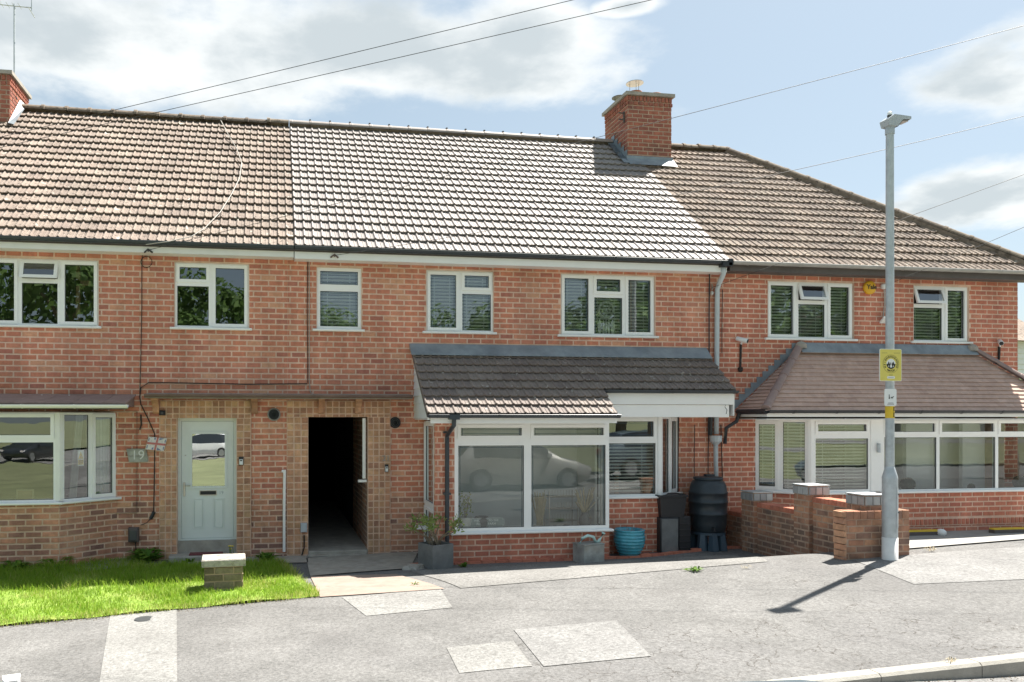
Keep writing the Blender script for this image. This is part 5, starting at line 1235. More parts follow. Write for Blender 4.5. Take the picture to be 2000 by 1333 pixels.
# gas warning sticker on the splay window
st = thing('warning_sticker', CH19(.2, 1, 0), 'yellow and white triangle warning sticker inside the bay window', 'sticker'); su, sz = CH19.px(158, 895, -.045)
one('card', 'sign_white', st, lambda mb: box(mb, CH19, su - .05, su + .05, sz - .12, sz + .12, -.05, -.0475)); one('triangle', 'yellow', st, lambda mb: poly_prism(mb, [CH19(su - .042, sz - .01, -.0465), CH19(su + .042, sz - .01, -.0465), CH19(su, sz + .1, -.0465)], CH19.n * -.0005))
one('text_block', 'yellow', st, lambda mb: box(mb, CH19, su - .042, su + .042, sz - .1, sz - .025, -.047, -.0463))
one('flame', 'ink', st, lambda mb: poly_prism(mb, [CH19(su - .012, sz + .012, -.0455), CH19(su + .008, sz + .012, -.0455), CH19(su + .012, sz + .05, -.0455)], CH19.n * -.0005))
one('print', 'ink', st, lambda mb: [box(mb, CH19, su - .034, su + .034, sz - .045 - .02 * i, sz - .037 - .02 * i, -.0462, -.0457) for i in range(3)])
# card on the bay sill
xq, zq = BF19.px(50, 962, -.3)
cdp = thing('framed_card', (xq, -BYD + .3, ZS19), 'small cream framed card standing in the left bay window', 'card'); one('frame', 'straw', cdp, lambda mb: ring(mb, Fr((0, -BYD + .3), (1, 0)), xq - .13, xq + .12, ZS19 - .02, ZS19 + .17, .02, -.01, .01)); one('card', 'timber_warm', cdp, lambda mb: box(mb, Fr((0, -BYD + .3), (1, 0)), xq - .11, xq + .10, ZS19, ZS19 + .15, -.005, .003))
one('window_board', 'upvc_old', H19, lambda mb: wbox(mb, b0, bxf - .02, -BYD + .1, .25, ZS19 - .05, ZS19 - .021))
# bedroom things seen through the upper left window
one('wardrobe', 'timber_warm', H19, lambda mb: (wbox(mb, atY(150, 560, .55).x, atY(158, 560, .55).x, .5, .56, OW['w1'][2] - .1, OW['w1'][3]), wbox(mb, atY(150, 560, .55).x, atY(178, 560, .55).x, .5, .56, OW['w1'][2] + .72, OW['w1'][2] + .8)))
# dream catcher behind the blind side pane
DYc = .09; DF = Fr((0, DYc), (1, 0)); u0, z0 = DF.px(1184, 606); dc = thing('dream_catcher', DF(u0, z0), 'pale feathered dream catcher hanging in the upper middle window', 'ornament')
def rng(mb, r, t_): tube(mb, [DF(u0 + r * math.cos(i * .314), z0 + r * math.sin(i * .314)) for i in range(21)], t_, 6, caps=False)
one('hoop', 'pot_white', dc, lambda mb: (rng(mb, .13, .014), rng(mb, .155, .006))); one('web', 'pot_white', dc, lambda mb: (rng(mb, .07, .006), [tube(mb, [DF(u0, z0), DF(u0 + .13 * math.cos(i * .7), z0 + .13 * math.sin(i * .7))], .004, 4) for i in range(9)]))
for (dxx, l, w_) in ((-.12, .28, .045), (-.05, .33, .025), (0, .30, .025), (.05, .33, .025), (.12, .28, .045)):
    one('feather', 'pot_white', dc, lambda mb: (tube(mb, [DF(u0 + dxx * .8, z0 - .10), DF(u0 + dxx, z0 - .17)], .004, 4), poly_prism(mb, [DF(u0 + dxx, z0 - .15), DF(u0 + dxx + w_, z0 - .15 - l * .4), DF(u0 + dxx + w_ * .4, z0 - .15 - l), DF(u0 + dxx - w_ * .4, z0 - .15 - l), DF(u0 + dxx - w_, z0 - .15 - l * .4)], (0, .004, 0))))

# ------------------------------------------------------------------ inside the porch and the conservatory
one('porch_window_board', 'upvc', H21, lambda mb: wbox(mb, pw0 + .01, PXR - .08, -PYF + .08, -PYF + .42, pz_s - .04, pz_s - .005))
IZ = pz_s - .004
def ipt(u, Y): return Vector((atY(u, 1000, Y).x, Y, IZ))
PL = Fr((0, -PYF + .115), (1, 0)); a, b, c, d = PL.rect(914, 1012, 985, 1029); wl = thing('welcome_plaque', PL((a + b) / 2, IZ, 0), 'grey scalloped plaque with white lettering inside the porch window', 'plaque')
e = .022; out = [(a + e, c), (b - e, c), (b - e, c + e), (b, c + e), (b, d - e), (b - e, d - e), (b - e, d), (a + e, d), (a + e, d - e), (a, d - e), (a, c + e), (a + e, c + e)]
one('rim', 'sign_white', wl, lambda mb: poly_prism(mb, [PL(p, q, 0) for p, q in out], (0, .008, 0))); k_ = .008
one('face', 'sign_slate', wl, lambda mb: poly_prism(mb, [PL(p + (k_ if p < (a + b) / 2 else -k_), q + (k_ if q < (c + d) / 2 else -k_), .003) for p, q in out], (0, .002, 0)))
text('lettering', 'WELCOME TO THE', .046, 'sign_white', PL, (a + b) / 2, (c + d) / 2 + .028, .004, wl, bold=True); text('lettering', 'FUNNY FARM', .052, 'sign_white', PL, (a + b) / 2, (c + d) / 2 - .026, .004, wl, bold=True)
p = ipt(909, -.82); wpot = thing('white_pot', p, 'white pot with a sprigged plant on the porch sill', 'pot'); one('pot', 'pot_white', wpot, lambda mb: lathe(mb, p, [(.085, 0), (.11, .20), (.12, .22), (.105, .22), (.09, .04)], 20), True)
mb = MB()
for i in range(60):
    q = p + Vector((U(-.12, .12), U(-.1, .1), U(.24, .62))); s_ = U(.012, .024); mb.add([q + Vector((-s_, 0, 0)), q + Vector((0, -s_ * .4, s_)), q + Vector((s_, 0, 0)), q + Vector((0, s_ * .4, -s_))], [(0, 1, 2, 3)])
mb.build('leaves', 'leaf_planter', wpot); one('stem', 'bark', wpot, lambda mb: [tube(mb, [p + Vector((0, 0, .1)), p + Vector((U(-.08, .08), U(-.05, .05), .55))], .005, 5) for _ in range(5)])
p = ipt(941, -.78); bk = thing('basket', p, 'dark round basket on the porch sill beside the white pot', 'basket'); one('weave', 'planter', bk, lambda mb: lathe(mb, p, [(.07, 0), (.12, .08), (.13, .17), (.10, .22), (.09, .21), (.11, .16), (.09, .03)], 20), True); one('lining', 'sign_slate', bk, lambda mb: lathe(mb, p + Vector((0, 0, .03)), [(.001, 0), (.1, 0), (.1, .04), (.001, .06)], 16))
p = ipt(1053, -.8); rd = thing('dried_reeds', p, 'bundle of straw coloured reeds in a glass jar in the porch', 'reeds')
one('reed', 'straw', rd, lambda mb: [tube(mb, [p + Vector((U(-.05, .05), U(-.05, .05), .01)), p + Vector((U(-.13, .13), U(-.08, .08), U(.45, .6)))], .006, 4) for _ in range(38)], kind='stuff'); one('jar', 'pot_white', rd, lambda mb: lathe(mb, p, [(.08, 0), (.09, .02), (.09, .05), (.08, .06)], 16))
p = ipt(1142, -.78); rd = thing('pampas_vase', p, 'pale dried flowers in a dark vase at the porch mullion', 'vase'); one('vase', 'planter', rd, lambda mb: lathe(mb, p, [(.05, 0), (.10, .07), (.09, .16), (.05, .22), (.055, .25), (.04, .25)], 18), True)
one('dried_flowers', 'straw', rd, lambda mb: [tube(mb, [p + Vector((0, 0, .2)), p + Vector((U(-.16, .16), U(-.1, .1), U(.4, .68)))], [.003, .012], 4) for _ in range(30)], kind='stuff')
p = ipt(1090, -.2); rk = thing('wire_rack', (p.x, -.2, -.04), 'white wire shoe rack inside the porch', 'rack')
one('frame', 'steel', rk, lambda mb: [tube(mb, [(p.x + sx_, -.2 + sy_, -.04), (p.x + sx_, -.2 + sy_, .95)], .01, 6) for sx_ in (-.2, .3) for sy_ in (-.12, .12)])
for zz in (.45, .65, .85): one('shelf', 'steel', rk, lambda mb: [tube(mb, [(p.x - .2, -.32 + .04 * i, zz), (p.x + .3, -.32 + .04 * i, zz)], .005, 4) for i in range(7)] + [tube(mb, [(p.x - .2 + .05 * i, -.32, zz + .001), (p.x - .2 + .05 * i, -.32, zz + .12)], .004, 4) for i in range(11)])
for (u, r, lb) in ((1084, .06, 'pale stone'), (1107, .075, 'rounded grey stone'), (1125, .055, 'white pebble')):
    p = ipt(u, -.84); o = one('stone', 'concrete_pale', None, lambda mb: lathe(mb, p, [(r * .5, 0), (r, r * .35), (r * .9, r * .7), (r * .4, r)], 12), True); tag(o, lb + ' lying on the porch sill between reeds and vase', 'stone')
for (u, r, lb) in ((1773, .115, 'left topiary ball on the conservatory sill by the lamp post'), (1897, .05, 'smallest topiary ball on the conservatory sill'), (1994, .12, 'topiary ball on the conservatory sill at the right edge')):
    Y = -.42; p = Vector((atY(u, 945, Y).x, Y, rz_s - .01)); o = thing('topiary_ball', p, lb, 'topiary', 'topiary balls in the conservatory'); mb = MB()
    for i in range(140):
        a = U(0, 6.283); cz_ = U(-1, 1); s_ = math.sqrt(1 - cz_ * cz_); dd = Vector((s_ * math.cos(a), s_ * math.sin(a), cz_)); q = p + Vector((0, 0, r)) + dd * r * U(.9, 1.0); t1 = dd.orthogonal().normalized() * r * .22; t2 = dd.cross(t1)
        mb.add([q - t1 - t2 + dd * .01, q + t1 - t2, q + t1 + t2 + dd * .012, q - t1 + t2], [(0, 1, 2, 3)])
    lathe(mb, p + Vector((0, 0, r)), [(.01, -r), (r * .7, -r * .7), (r * .93, 0), (r * .7, r * .7), (.01, r * .95)], 14); mb.build('foliage', 'topiary', o)
one('window_board', 'upvc', HRT, lambda mb: wbox(mb, q2 + .04, RBE - .1, -BYD + .1, -.2, rz_s - .04, rz_s - .012))
one('window_board', 'upvc', H21, lambda mb: wbox(mb, PXR + .02, mbx_f - .02, -BYD + .1, -.02, mz_s - .04, mz_s - .012))
p = Vector((atY(1207, 870, -.3).x, -.3, mz_s - .012)); hs = thing('table', p, 'wooden table behind the blind of the middle bay window', 'furniture'); one('top', 'timber_warm', hs, lambda mb: (wbox(mb, p.x + .1, p.x + .9, .0, .6, p.z + .48, p.z + .52), wbox(mb, p.x + .8, p.x + .86, .1, .16, p.z - .28, p.z + .48), wbox(mb, p.x + .14, p.x + .2, .1, .16, p.z - .28, p.z + .48)))

# ------------------------------------------------------------------ things standing along the house
ed = thing('brick_edging', G(1100, 1092), 'curved row of red edging bricks in front of the porch', 'edging')
pts = [G(u, v) for u, v in ((802, 1107), (850, 1104), (920, 1101), (1000, 1098), (1080, 1096), (1160, 1093), (1230, 1090), (1290, 1085), (1340, 1079), (1390, 1074), (1440, 1071), (1480, 1071))]
dist = 0; path = []
for a, b in zip(pts, pts[1:]):
    n_ = max(1, int((b - a).length / .02)); path += [a + (b - a) * i / n_ for i in range(n_)]
i = 0
while i + 11 < len(path):
    a, b = path[i], path[i + 11]; d = (b - a); L_ = d.length; fr = Fr((a.x, a.y), (d.x, d.y)); mb = MB(); h_ = .035 + U(-.008, .012)
    vs_ = [fr(.004, 0, .05), fr(L_ - .006, 0, .05), fr(L_ - .006, 0, -.05), fr(.004, 0, -.05)]
    lo = [Vector((q.x, q.y, g(q.x, q.y) - .06)) for q in vs_]; hi = [Vector((q.x, q.y, g(q.x, q.y) + h_)) for q in vs_]
    mb.add(lo + hi, [(0, 1, 5, 4), (1, 2, 6, 5), (2, 3, 7, 6), (3, 0, 4, 7), (4, 5, 6, 7), (3, 2, 1, 0)]); mb.build('edging_brick', 'brick_deep', ed); i += 11
p = G(795, 1112); o = one('broken_kerb', 'stone_cap', None, lambda mb: mb.add([p + Vector(q) for q in ((-.1, -.12, -.05), (.12, -.15, -.05), (.35, .05, -.05), (.1, .12, -.05), (-.08, -.08, .05), (.1, -.12, .055), (.30, .05, .06), (.05, .12, .06))], [(0, 1, 5, 4), (1, 2, 6, 5), (2, 3, 7, 6), (3, 0, 4, 7), (4, 5, 6, 7)])); tag(o, 'broken pale stone lump at the left end of the brick edging', 'stone')
# planter
pc = Vector((atY(851, 1080, -1.32).x, -1.32, g(2.3, -1.32))); FQ = Fr((pc.x, pc.y), (math.cos(.42), math.sin(.42)))
pn = thing('planter', pc, 'square grey planter with a leggy shrub at the porch corner', 'planter'); hw = .19; hz = .37
one('pot', 'planter', pn, lambda mb: ([box(mb, FQ, *q) for q in ((-hw, hw, 0, hz, hw - .025, hw), (-hw, hw, 0, hz, -hw, -hw + .025), (-hw, -hw + .025, 0, hz, -hw + .025, hw - .025), (hw - .025, hw, 0, hz, -hw + .025, hw - .025))]))
pn.children[0].location.z += pc.z
one('soil', 'soil', pn, lambda mb: box(mb, FQ, -hw + .026, hw - .026, pc.z + .05, pc.z + hz - .04, -hw + .026, hw - .026))
tips = []
def stems(mb):
    for i in range(13):
        a = U(0, 6.283); b = pc + Vector((U(-.08, .08), U(-.08, .08), hz - .05)); m1 = b + Vector((math.cos(a) * .08, math.sin(a) * .08, .14)); e_ = m1 + Vector((math.cos(a + U(-.8, .8)) * U(.08, .26), math.sin(a) * U(.05, .2), U(.10, .26))); tube(mb, [b, m1, e_], [.012, .010, .006], 6); tips.append(e_)
one('stem', 'bark', pn, stems)
mb = MB()
for e_ in tips:
    for i in range(30):
        d = Vector((U(-1, 1), U(-1, 1), U(-.2, 1))).normalized(); q = e_ + d * U(.0, .11); s_ = d.orthogonal().normalized() * U(.012, .02); l = d * U(.04, .07)
        mb.add([q, q + l * .5 + s_, q + l, q + l * .5 - s_], [(0, 1, 2, 3)])
mb.build('leaves', 'leaf_planter', pn)
# watering can
wc = Vector((atY(1150, 1090, -1.22).x, -1.22, 0)); wc.z = g(wc.x, wc.y) + .0; can = thing('watering_can', wc, 'square zinc watering can with mint handle and spout by the porch wall', 'watering can'); CF = Fr((wc.x, wc.y), (math.cos(.3), math.sin(.3)))
one('body', 'zinc', can, lambda mb: (bev(mb, CF, -.20, .20, wc.z, wc.z + .28, -.14, .14, .01),))
one('rim', 'zinc', can, lambda mb: (box(mb, CF, -.205, .205, wc.z + .281, wc.z + .292, -.145, .145)))
one('handle', 'mint', can, lambda mb: tube(mb, [CF(-.19, wc.z + .285), CF(-.13, wc.z + .37), CF(-.02, wc.z + .41), CF(.09, wc.z + .38), CF(.14, wc.z + .29)], .024, 8), True)
one('spout', 'mint', can, lambda mb: (tube(mb, [CF(.16, wc.z + .27), CF(.22, wc.z + .33), CF(.29, wc.z + .42)], [.03, .024, .02], 10), tube(mb, [CF(.285, wc.z + .41), CF(.30, wc.z + .435)], [.022, .034], 10)), True)
# glazed pot
gp = Vector((atY(1229, 1085, -.86).x, -.86, -.07)); pot = thing('glazed_pot', gp, 'turquoise ribbed glazed pot by the porch', 'pot'); pr_ = []
for i in range(40):
    h_ = .41 * i / 39; t_ = i / 39; r_ = .15 + .10 * math.sin(min(1, t_ * 1.15) * math.pi * .62) + .006 * math.sin(h_ * 120); pr_.append((r_, h_))
pr_ += [(.245, .415), (.25, .44), (.225, .445), (.205, .40), (.19, .30), (.001, .29)]
one('body', 'glaze', pot, lambda mb: lathe(mb, gp, [(.001, 0)] + pr_, 32), True); one('soil', 'soil', pot, lambda mb: lathe(mb, gp, [(.001, .36), (.205, .355), (.18, .33)], 20))
one('twig', 'bark', pot, lambda mb: [tube(mb, [gp + Vector((.0, 0, .34)), gp + Vector((U(-.1, .1), U(-.1, .1), .48))], .003, 4) for _ in range(6)])
# crates and box beside the butt
bxp = Vector((atY(1290, 1085, -.72).x, -.72, -.07)); BXF = Fr((bxp.x, bxp.y), (1, 0))
sb_ = thing('slate_box', bxp, 'tall dusty dark box below the black tub', 'box'); one('body', 'black_plastic', sb_, lambda mb: bev(mb, BXF, 0, .33, -.07, .52, -.34, 0, .012)); one('front_panel', 'planter', sb_, lambda mb: bev(mb, BXF, .018, .312, -.05, .50, .001, .012, .006))
cr = thing('black_crate', bxp + Vector((.4, 0, 0)), 'ribbed black crate between the dusty box and the water butt', 'crate'); one('body', 'black_plastic', cr, lambda mb: bev(mb, BXF, .345, .56, -.07, .53, -.3, -.03, .01))
for i in range(5): one('rib', 'black_plastic', cr, lambda mb: box(mb, BXF, .35, .555, .0 + i * .1, .02 + i * .1, -.029, -.012))
tb = thing('black_tub', bxp + Vector((.2, 0, .59)), 'black plastic tub standing on the dusty dark box', 'tub')
def tubm(mb):
    vs_ = []
    for (k, zz) in ((.03, .525), (.0, .86), (-.02, .865), (-.02, .90)): vs_ += [BXF(k + .0, zz, -k), BXF(.47 - k, zz, -k), BXF(.47 - k, zz, -.36 + k), BXF(k, zz, -.36 + k)]
    vs_ += [BXF(.02, .88, -.02), BXF(.45, .88, -.02), BXF(.45, .88, -.34), BXF(.02, .88, -.34)]
    mb.add(vs_, [(a * 4 + i, a * 4 + (i + 1) % 4, a * 4 + 4 + (i + 1) % 4, a * 4 + 4 + i) for a in range(4) for i in range(4)] + [(16, 17, 18, 19), (3, 2, 1, 0)])
one('body', 'black_plastic', tb, tubm)
# water butt
wb = Vector((atY(1383, 1060, -.42).x, -.42, -.07)); sc = FP / proj(wb)[2]; bt = thing('water_butt', wb, 'dark barrel water butt on a blue grey stand under the grey downpipe', 'water butt')
z0 = .30; H_ = .90; R_ = 35.5 / sc
prf = [(R_ * .80, 0), (R_ * .88, .04), (R_ * .96, .16), (R_ * .97, .30), (R_ * .99, .305), (R_ * .99, .33), (R_ * .97, .335), (R_ * 1.0, .50), (R_ * 1.02, .505), (R_ * 1.02, .53), (R_ * 1.0, .535), (R_ * .99, .66), (R_ * 1.01, .665), (R_ * 1.01, .69), (R_ * .97, .70), (R_ * .92, .80), (R_ * .82, .87), (R_ * .70, .885), (R_ * .70, .90)]
one('barrel', 'butt', bt, lambda mb: lathe(mb, wb + Vector((0, 0, z0)), prf, 36), True)
one('lid', 'butt', bt, lambda mb: (lathe(mb, wb + Vector((0, 0, z0 + .895)), [(R_ * .76, 0), (R_ * .78, .02), (R_ * .74, .045), (R_ * .3, .06), (.001, .062)], 32), wbox(mb, wb.x - .06, wb.x + .1, wb.y - .04, wb.y + .04, z0 + wb.z + .95, z0 + wb.z + .985)), False)
one('stand', 'butt_stand', bt, lambda mb: [lathe(mb, wb, [(R_ * .86, z0 - .04), (R_ * .9, z0 - .035), (R_ * .9, z0 + .004), (R_ * .5, z0 + .004)], 30)] + [tube(mb, [wb + Vector((math.cos(a) * R_ * .72, math.sin(a) * R_ * .72, z0 - .03)), wb + Vector((math.cos(a) * R_ * .78, math.sin(a) * R_ * .78, 0))], [.075, .10], 6) for a in (-2.5, -1.75, -1.0, .2, 1.5, 2.6)])
one('tap', 'ink', bt, lambda mb: tube(mb, [wb + Vector((-.1, -R_ * .95, z0 + .1)), wb + Vector((-.1, -R_ * 1.15, z0 + .1)), wb + Vector((-.1, -R_ * 1.17, z0 + .05))], .016, 8))
# cast cover in the pale strip
p = G(284, 1210); o = one('drain_cover', 'lamp_dark', None, lambda mb: (lathe(mb, p + Vector((0, 0, .002)), [(.001, .005), (.10, .006), (.11, .004), (.12, .007), (.12, .0)], 24))); tag(o, 'small round iron cover in the pale pavement strip', 'cover')
p = G(22, 1342); o = one('white_block', 'white_paint', None, lambda mb: bev(mb, Fr((p.x, p.y), (1, .3)), -.07, .07, p.z, p.z + .09, -.06, .06, .02)); tag(o, 'small white stone block at the bottom left corner', 'block')

# stump of a gate pier with a stone cap
sp = G(437, 1156); SF = Fr((sp.x, sp.y), (1, .06)); S2 = Fr(SF(.245, 0, 0).xy, (-SF.u.y, SF.u.x)); S3 = Fr(SF(-.245, 0, -.34).xy, (SF.u.y, -SF.u.x)); zc = atY(437, 1107, sp.y).z
stp = thing('gate_pier', sp, 'low stump of a brick pier with a rough stone cap on the lawn', 'pier')
core = one('core', 'mortar_dark', stp, lambda mb: box(mb, SF, -.24, .24, sp.z - .1, zc - .002, -.335, -.005)); bl = []
for fr, L0, L1 in ((SF, -.245, .245), (S2, 0, .34), (S3, 0, .34)): bl += brick_list(fr, L0, L1, sp.z - .02, zc - .004, [], 'brick_stone', L=.245, H=.095, base=zc - .004, o=.004, d=.02, joint=.012)
mat('brick_stone', [(.20, .165, .11), (.26, .21, .15), (.17, .135, .09)], .95, var=.35, scale=16, bump=.8, bscale=50, spec=.2)
place_bricks([(core, bl)], 100)
def cap(mb):
    vs_ = []
    for (k, zz) in ((.0, zc), (-.035, zc + .004), (-.04, zc + .085), (-.03, zc + .10)): vs_ += [SF(-.245 + k + U(-.01, .01), zz, -k + U(-.01, .01)), SF(.245 - k + U(-.01, .01), zz, -k), SF(.245 - k, zz, -.34 + k), SF(-.245 + k, zz, -.34 + k)]
    mb.add(vs_, [(a * 4 + i, a * 4 + (i + 1) % 4, a * 4 + 4 + (i + 1) % 4, a * 4 + 4 + i) for a in range(3) for i in range(4)] + [(12, 13, 14, 15), (3, 2, 1, 0)])
one('stone_cap', 'stone_cap', stp, cap)

# ------------------------------------------------------------------ garden wall with piers, broken return
GW = Fr((7.93, 0), (0, -1)); gw = thing('garden_wall', (8.0, -1.5, 0), 'old stepped brick garden wall with capped piers between the drives', 'wall')
segs = [(.05, .66, .50, .54), (.88, 2.0, .80, .77), (2.22, 3.1, 1.02, 1.0)]; grp = []
def wside(a, b, zt_, o0, o1):
    w = one('wall_section', 'mortar_dark', gw, lambda mb: box(mb, GW, a, b, -.4, zt_, o0 + .006, o1 - .006)); G2 = Fr(GW(b, 0, o0).xy, (0, 1)); G2.o = Vector((7.93 - o0, -b, 0))
    bl_ = brick_list(GW, a, b, -.2, zt_ - .075, [], 'brick_old', o=o1, d=.014, base=zt_ - .075) 
    return w, bl_
for (a, b, z0_, z1_) in segs:
    w, bl_ = wside(a, b, z1_ - .002, -.21, .0); grp.append((w, bl_))
    u_ = a
    while u_ < b - .04:
        n_ = min(u_ + .078, b); one('coping_brick', 'brick_deep', w, lambda mb: bev(mb, Fr((7.93, -(u_ + n_) / 2), (0, -1)), -(n_ - u_) / 2 + .003, (n_ - u_) / 2 - .003, z1_ - .075, z1_ + U(.0, .006), -.215, .004, .006)); u_ = n_
for (a, z_, m_) in ((.77, .80, 0), (2.11, 1.03, 0), (3.22, 1.0, 0)):
    pf_ = Fr((7.86, -(a + .17)), (1, 0)); pz = z_
    pr_ = one('pier', 'mortar_dark', gw, lambda mb: box(mb, pf_, .006, .334, -.4, pz, -.334, -.006)); f2 = Fr((7.86, -(a - .17)), (0, -1)); f3 = Fr((8.20, -(a + .17)), (0, 1))
    bl_ = []
    for fr in (pf_, f2, f3): bl_ += brick_list(fr, 0, .34, -.2, pz, [], 'brick_old', L=.17, base=pz, o=.0, d=.014)
    grp.append((pr_, bl_)); cpp = one('pier_cap', 'mortar_grey', gw, lambda mb: box(mb, pf_, .01, .33, pz, pz + .135, -.33, -.01))
    for fr in (pf_, f2, f3):
        for k_ in range(3): one('engineering_brick', 'brick_engineering' if 'brick_engineering' in MATS else 'lead', cpp, lambda mb: bev(mb, fr, .005 + k_ * .112, .107 + k_ * .112, pz + .004, pz + .12, .0, .018, .006))
    one('cap_slab', 'galv', cpp, lambda mb: box(mb, pf_, -.012, .352, pz + .136, pz + .15, -.352, .012))
place_bricks(grp, 300)
rs = thing('return_wall', (7.8, -3.4, .3), 'short broken brick wall end beside the lamp post', 'wall'); RW = Fr((0, -3.47), (1, 0)); ra, rb_ = atY(1646, 1040, -3.47).x, atY(1757, 1040, -3.3).x; rz1 = RW.px(1690, 999)[1]
core = one('core', 'mortar_dark', rs, lambda mb: box(mb, RW, ra + .05, rb_ - .004, -.1, rz1 - .004, -.20, -.006)); bl = brick_list(RW, ra + .06, rb_, .1, rz1 - .11, [], 'brick_old', base=rz1 - .11, o=.0, d=.014, joint=.013)
RR = Fr((rb_, -3.47), (0, 1)); bl += brick_list(RR, 0, .2, .1, rz1, [], 'brick_deep', base=rz1 - .11, o=.0, d=.014, L=.2); place_bricks([(core, bl)], 100)
u_ = ra + .05
while u_ < rb_ - .05: one('coping_brick', 'brick_old', rs, lambda mb: bev(mb, Fr((u_ + .052, -3.47), (1, 0)), -.05, .05, rz1 - .108, rz1 + U(0, .006), -.205, .004, .006)); u_ += .106
z_ = .15
while z_ < rz1 - .02:
    k_ = U(.0, .05); one('broken_brick', 'brick_tan', rs, lambda mb: mb.add([RW(ra + k_ + U(-.02, .02), z_ + .006, -.01), RW(ra + .058, z_ + .006, -.003), RW(ra + .058, z_ + .08, -.003), RW(ra + k_ + U(-.02, .02), z_ + .08, -.012), RW(ra + k_ * .5, z_ + .006, -.19), RW(ra + .058, z_ + .006, -.19), RW(ra + .058, z_ + .08, -.19), RW(ra + k_ * .5, z_ + .08, -.19)], QF)); z_ += .088

# kerb rails and lamp on the right drive
for (a, b, lb) in ((1757, 1832, 'yellow topped dark rail along the conservatory wall left'), (1937, 2040, 'yellow topped dark rail along the conservatory wall right')):
    y_ = -.95; xa, xb = atY(a, 1035, y_).x, atY(b, 1035, y_).x; zz = g(xa, y_) + .02; o = thing('drive_rail', (xa, y_, zz), lb, 'rail', 'rails on the pale drive')
    one('bar', 'board_dark', o, lambda mb: wbox(mb, xa, xb, y_ - .06, y_ + .06, zz, zz + .06)); one('strip', 'yellow', o, lambda mb: wbox(mb, xa, xb, y_ - .05, y_ + .05, zz + .061, zz + .085))
p = Vector((atY(1838, 1035, -1.0).x, -1.0, 0)); p.z = g(p.x, p.y) + .02; o = one('drive_light', 'sign_white', None, lambda mb: lathe(mb, p, [(.06, 0), (.08, .02), (.075, .07), (.04, .10), (.001, .108)], 18), True); tag(o, 'white rounded lump on the drive beside the yellow rail', 'light')

# ------------------------------------------------------------------ street lamp with its signs
LY = -3.62; LB = Vector((atY(1738, 1080, LY).x, LY, 0)); LB.z = atY(1738, 1079, LY).z; LF_ = Fr((0, LY), (1, 0)); lz = lambda v: LF_.px(1738, v)[1]
sl_ = FP / proj(LB)[2]
lamp = thing('street_lamp', LB, 'galvanised street lamp post with signs in front of the right house', 'street lamp')
one('base_column', 'galv', lamp, lambda mb: lathe(mb, (LB.x, LY, 0), [(.092, LB.z - .3), (.092, lz(935))], 28), True)
one('shoulder', 'galv', lamp, lambda mb: lathe(mb, (LB.x, LY, 0), [(.0935, lz(935)), (.092, lz(932)), (.058, lz(914)), (.053, lz(912))], 28), True)
one('post', 'galv', lamp, lambda mb: lathe(mb, (LB.x, LY, 0), [(.053, lz(914)), (.047, lz(262))], 24), True)
one('collar', 'lamp_grey', lamp, lambda mb: lathe(mb, (LB.x, LY, 0), [(.056, lz(263)), (.056, lz(246)), (.05, lz(244))], 24), True)
one('painted_foot', 'white_paint', lamp, lambda mb: lathe(mb, (LB.x, LY, 0), [(.094, LB.z - .3), (.094, LB.z + .20), (.0925, LB.z + .2)], 28), True)
dr = one('access_door', 'galv', lamp, lambda mb: mb.add([(LB.x + .0955 * math.sin(a), LY - .0955 * math.cos(a), z_) for z_ in (lz(1030), lz(952)) for a in [.15 + .09 * i for i in range(9)]], [(i, i + 1, 10 + i, 9 + i) for i in range(8)]))
one('door_lock', 'lamp_dark', dr, lambda mb: tube(mb, [(LB.x + .055, LY - .08, lz(1000)), (LB.x + .058, LY - .09, lz(1000))], .01, 6)); one('door_lock', 'lamp_dark', dr, lambda mb: tube(mb, [(LB.x + .055, LY - .08, lz(965)), (LB.x + .058, LY - .09, lz(965))], .01, 6))
hz0, hz1 = lz(250), lz(229); hd = one('lantern', 'lamp_grey', lamp, lambda mb: mb.add([(LB.x + a, LY + b, z_) for a, b, z_ in (
    (-.07, .07, hz0 + .01), (-.07, -.07, hz0 + .01), (-.085, -.08, hz1 - .05), (-.085, .08, hz1 - .05), (.0, -.08, hz1 + .01), (.0, .08, hz1 + .01), (.10, -.09, hz1 + .0), (.10, .09, hz1 + .0), (.24, -.09, hz1 - .01), (.24, .09, hz1 - .01), (.24, -.09, hz1 - .045), (.24, .09, hz1 - .045), (.05, -.08, hz0 + .0), (.05, .08, hz0 + .0), (.12, -.09, hz1 - .055), (.12, .09, hz1 - .055))],
    [(0, 3, 2, 1), (3, 5, 4, 2), (5, 7, 6, 4), (7, 9, 8, 6), (9, 11, 10, 8), (1, 2, 4, 12), (12, 4, 6, 14), (14, 6, 8, 10), (0, 13, 5, 3), (13, 15, 7, 5), (15, 11, 9, 7), (0, 1, 12, 13), (13, 12, 14, 15), (15, 14, 10, 11)]))
one('gear_tray', 'lamp_dark', hd, lambda mb: mb.add([(LB.x + a, LY + b, z_) for a, b, z_ in ((.06, -.07, hz0 - .004), (.06, .07, hz0 - .004), (.125, .08, hz1 - .063), (.125, -.08, hz1 - .063), (.23, .08, hz1 - .052), (.23, -.08, hz1 - .052), (.10, -.07, hz0 - .012), (.10, .07, hz0 - .012))], [(0, 3, 2, 1), (3, 5, 4, 2)]))
one('lens', 'lens', hd, lambda mb: wbox(mb, LB.x + .13, LB.x + .22, LY - .06, LY + .06, hz1 - .068, hz1 - .058)); one('photocell', 'lamp_dark', hd, lambda mb: lathe(mb, (LB.x + .0, LY, hz1), [(.03, .0), (.034, .02), (.03, .024)], 14)); one('photocell_top', 'sign_white', hd, lambda mb: lathe(mb, (LB.x + .0, LY, hz1 + .024), [(.03, .0), (.028, .035), (.016, .046), (.001, .048)], 14))
YFm = Fr((0, LY - .085), (1, 0)); so_ = .085
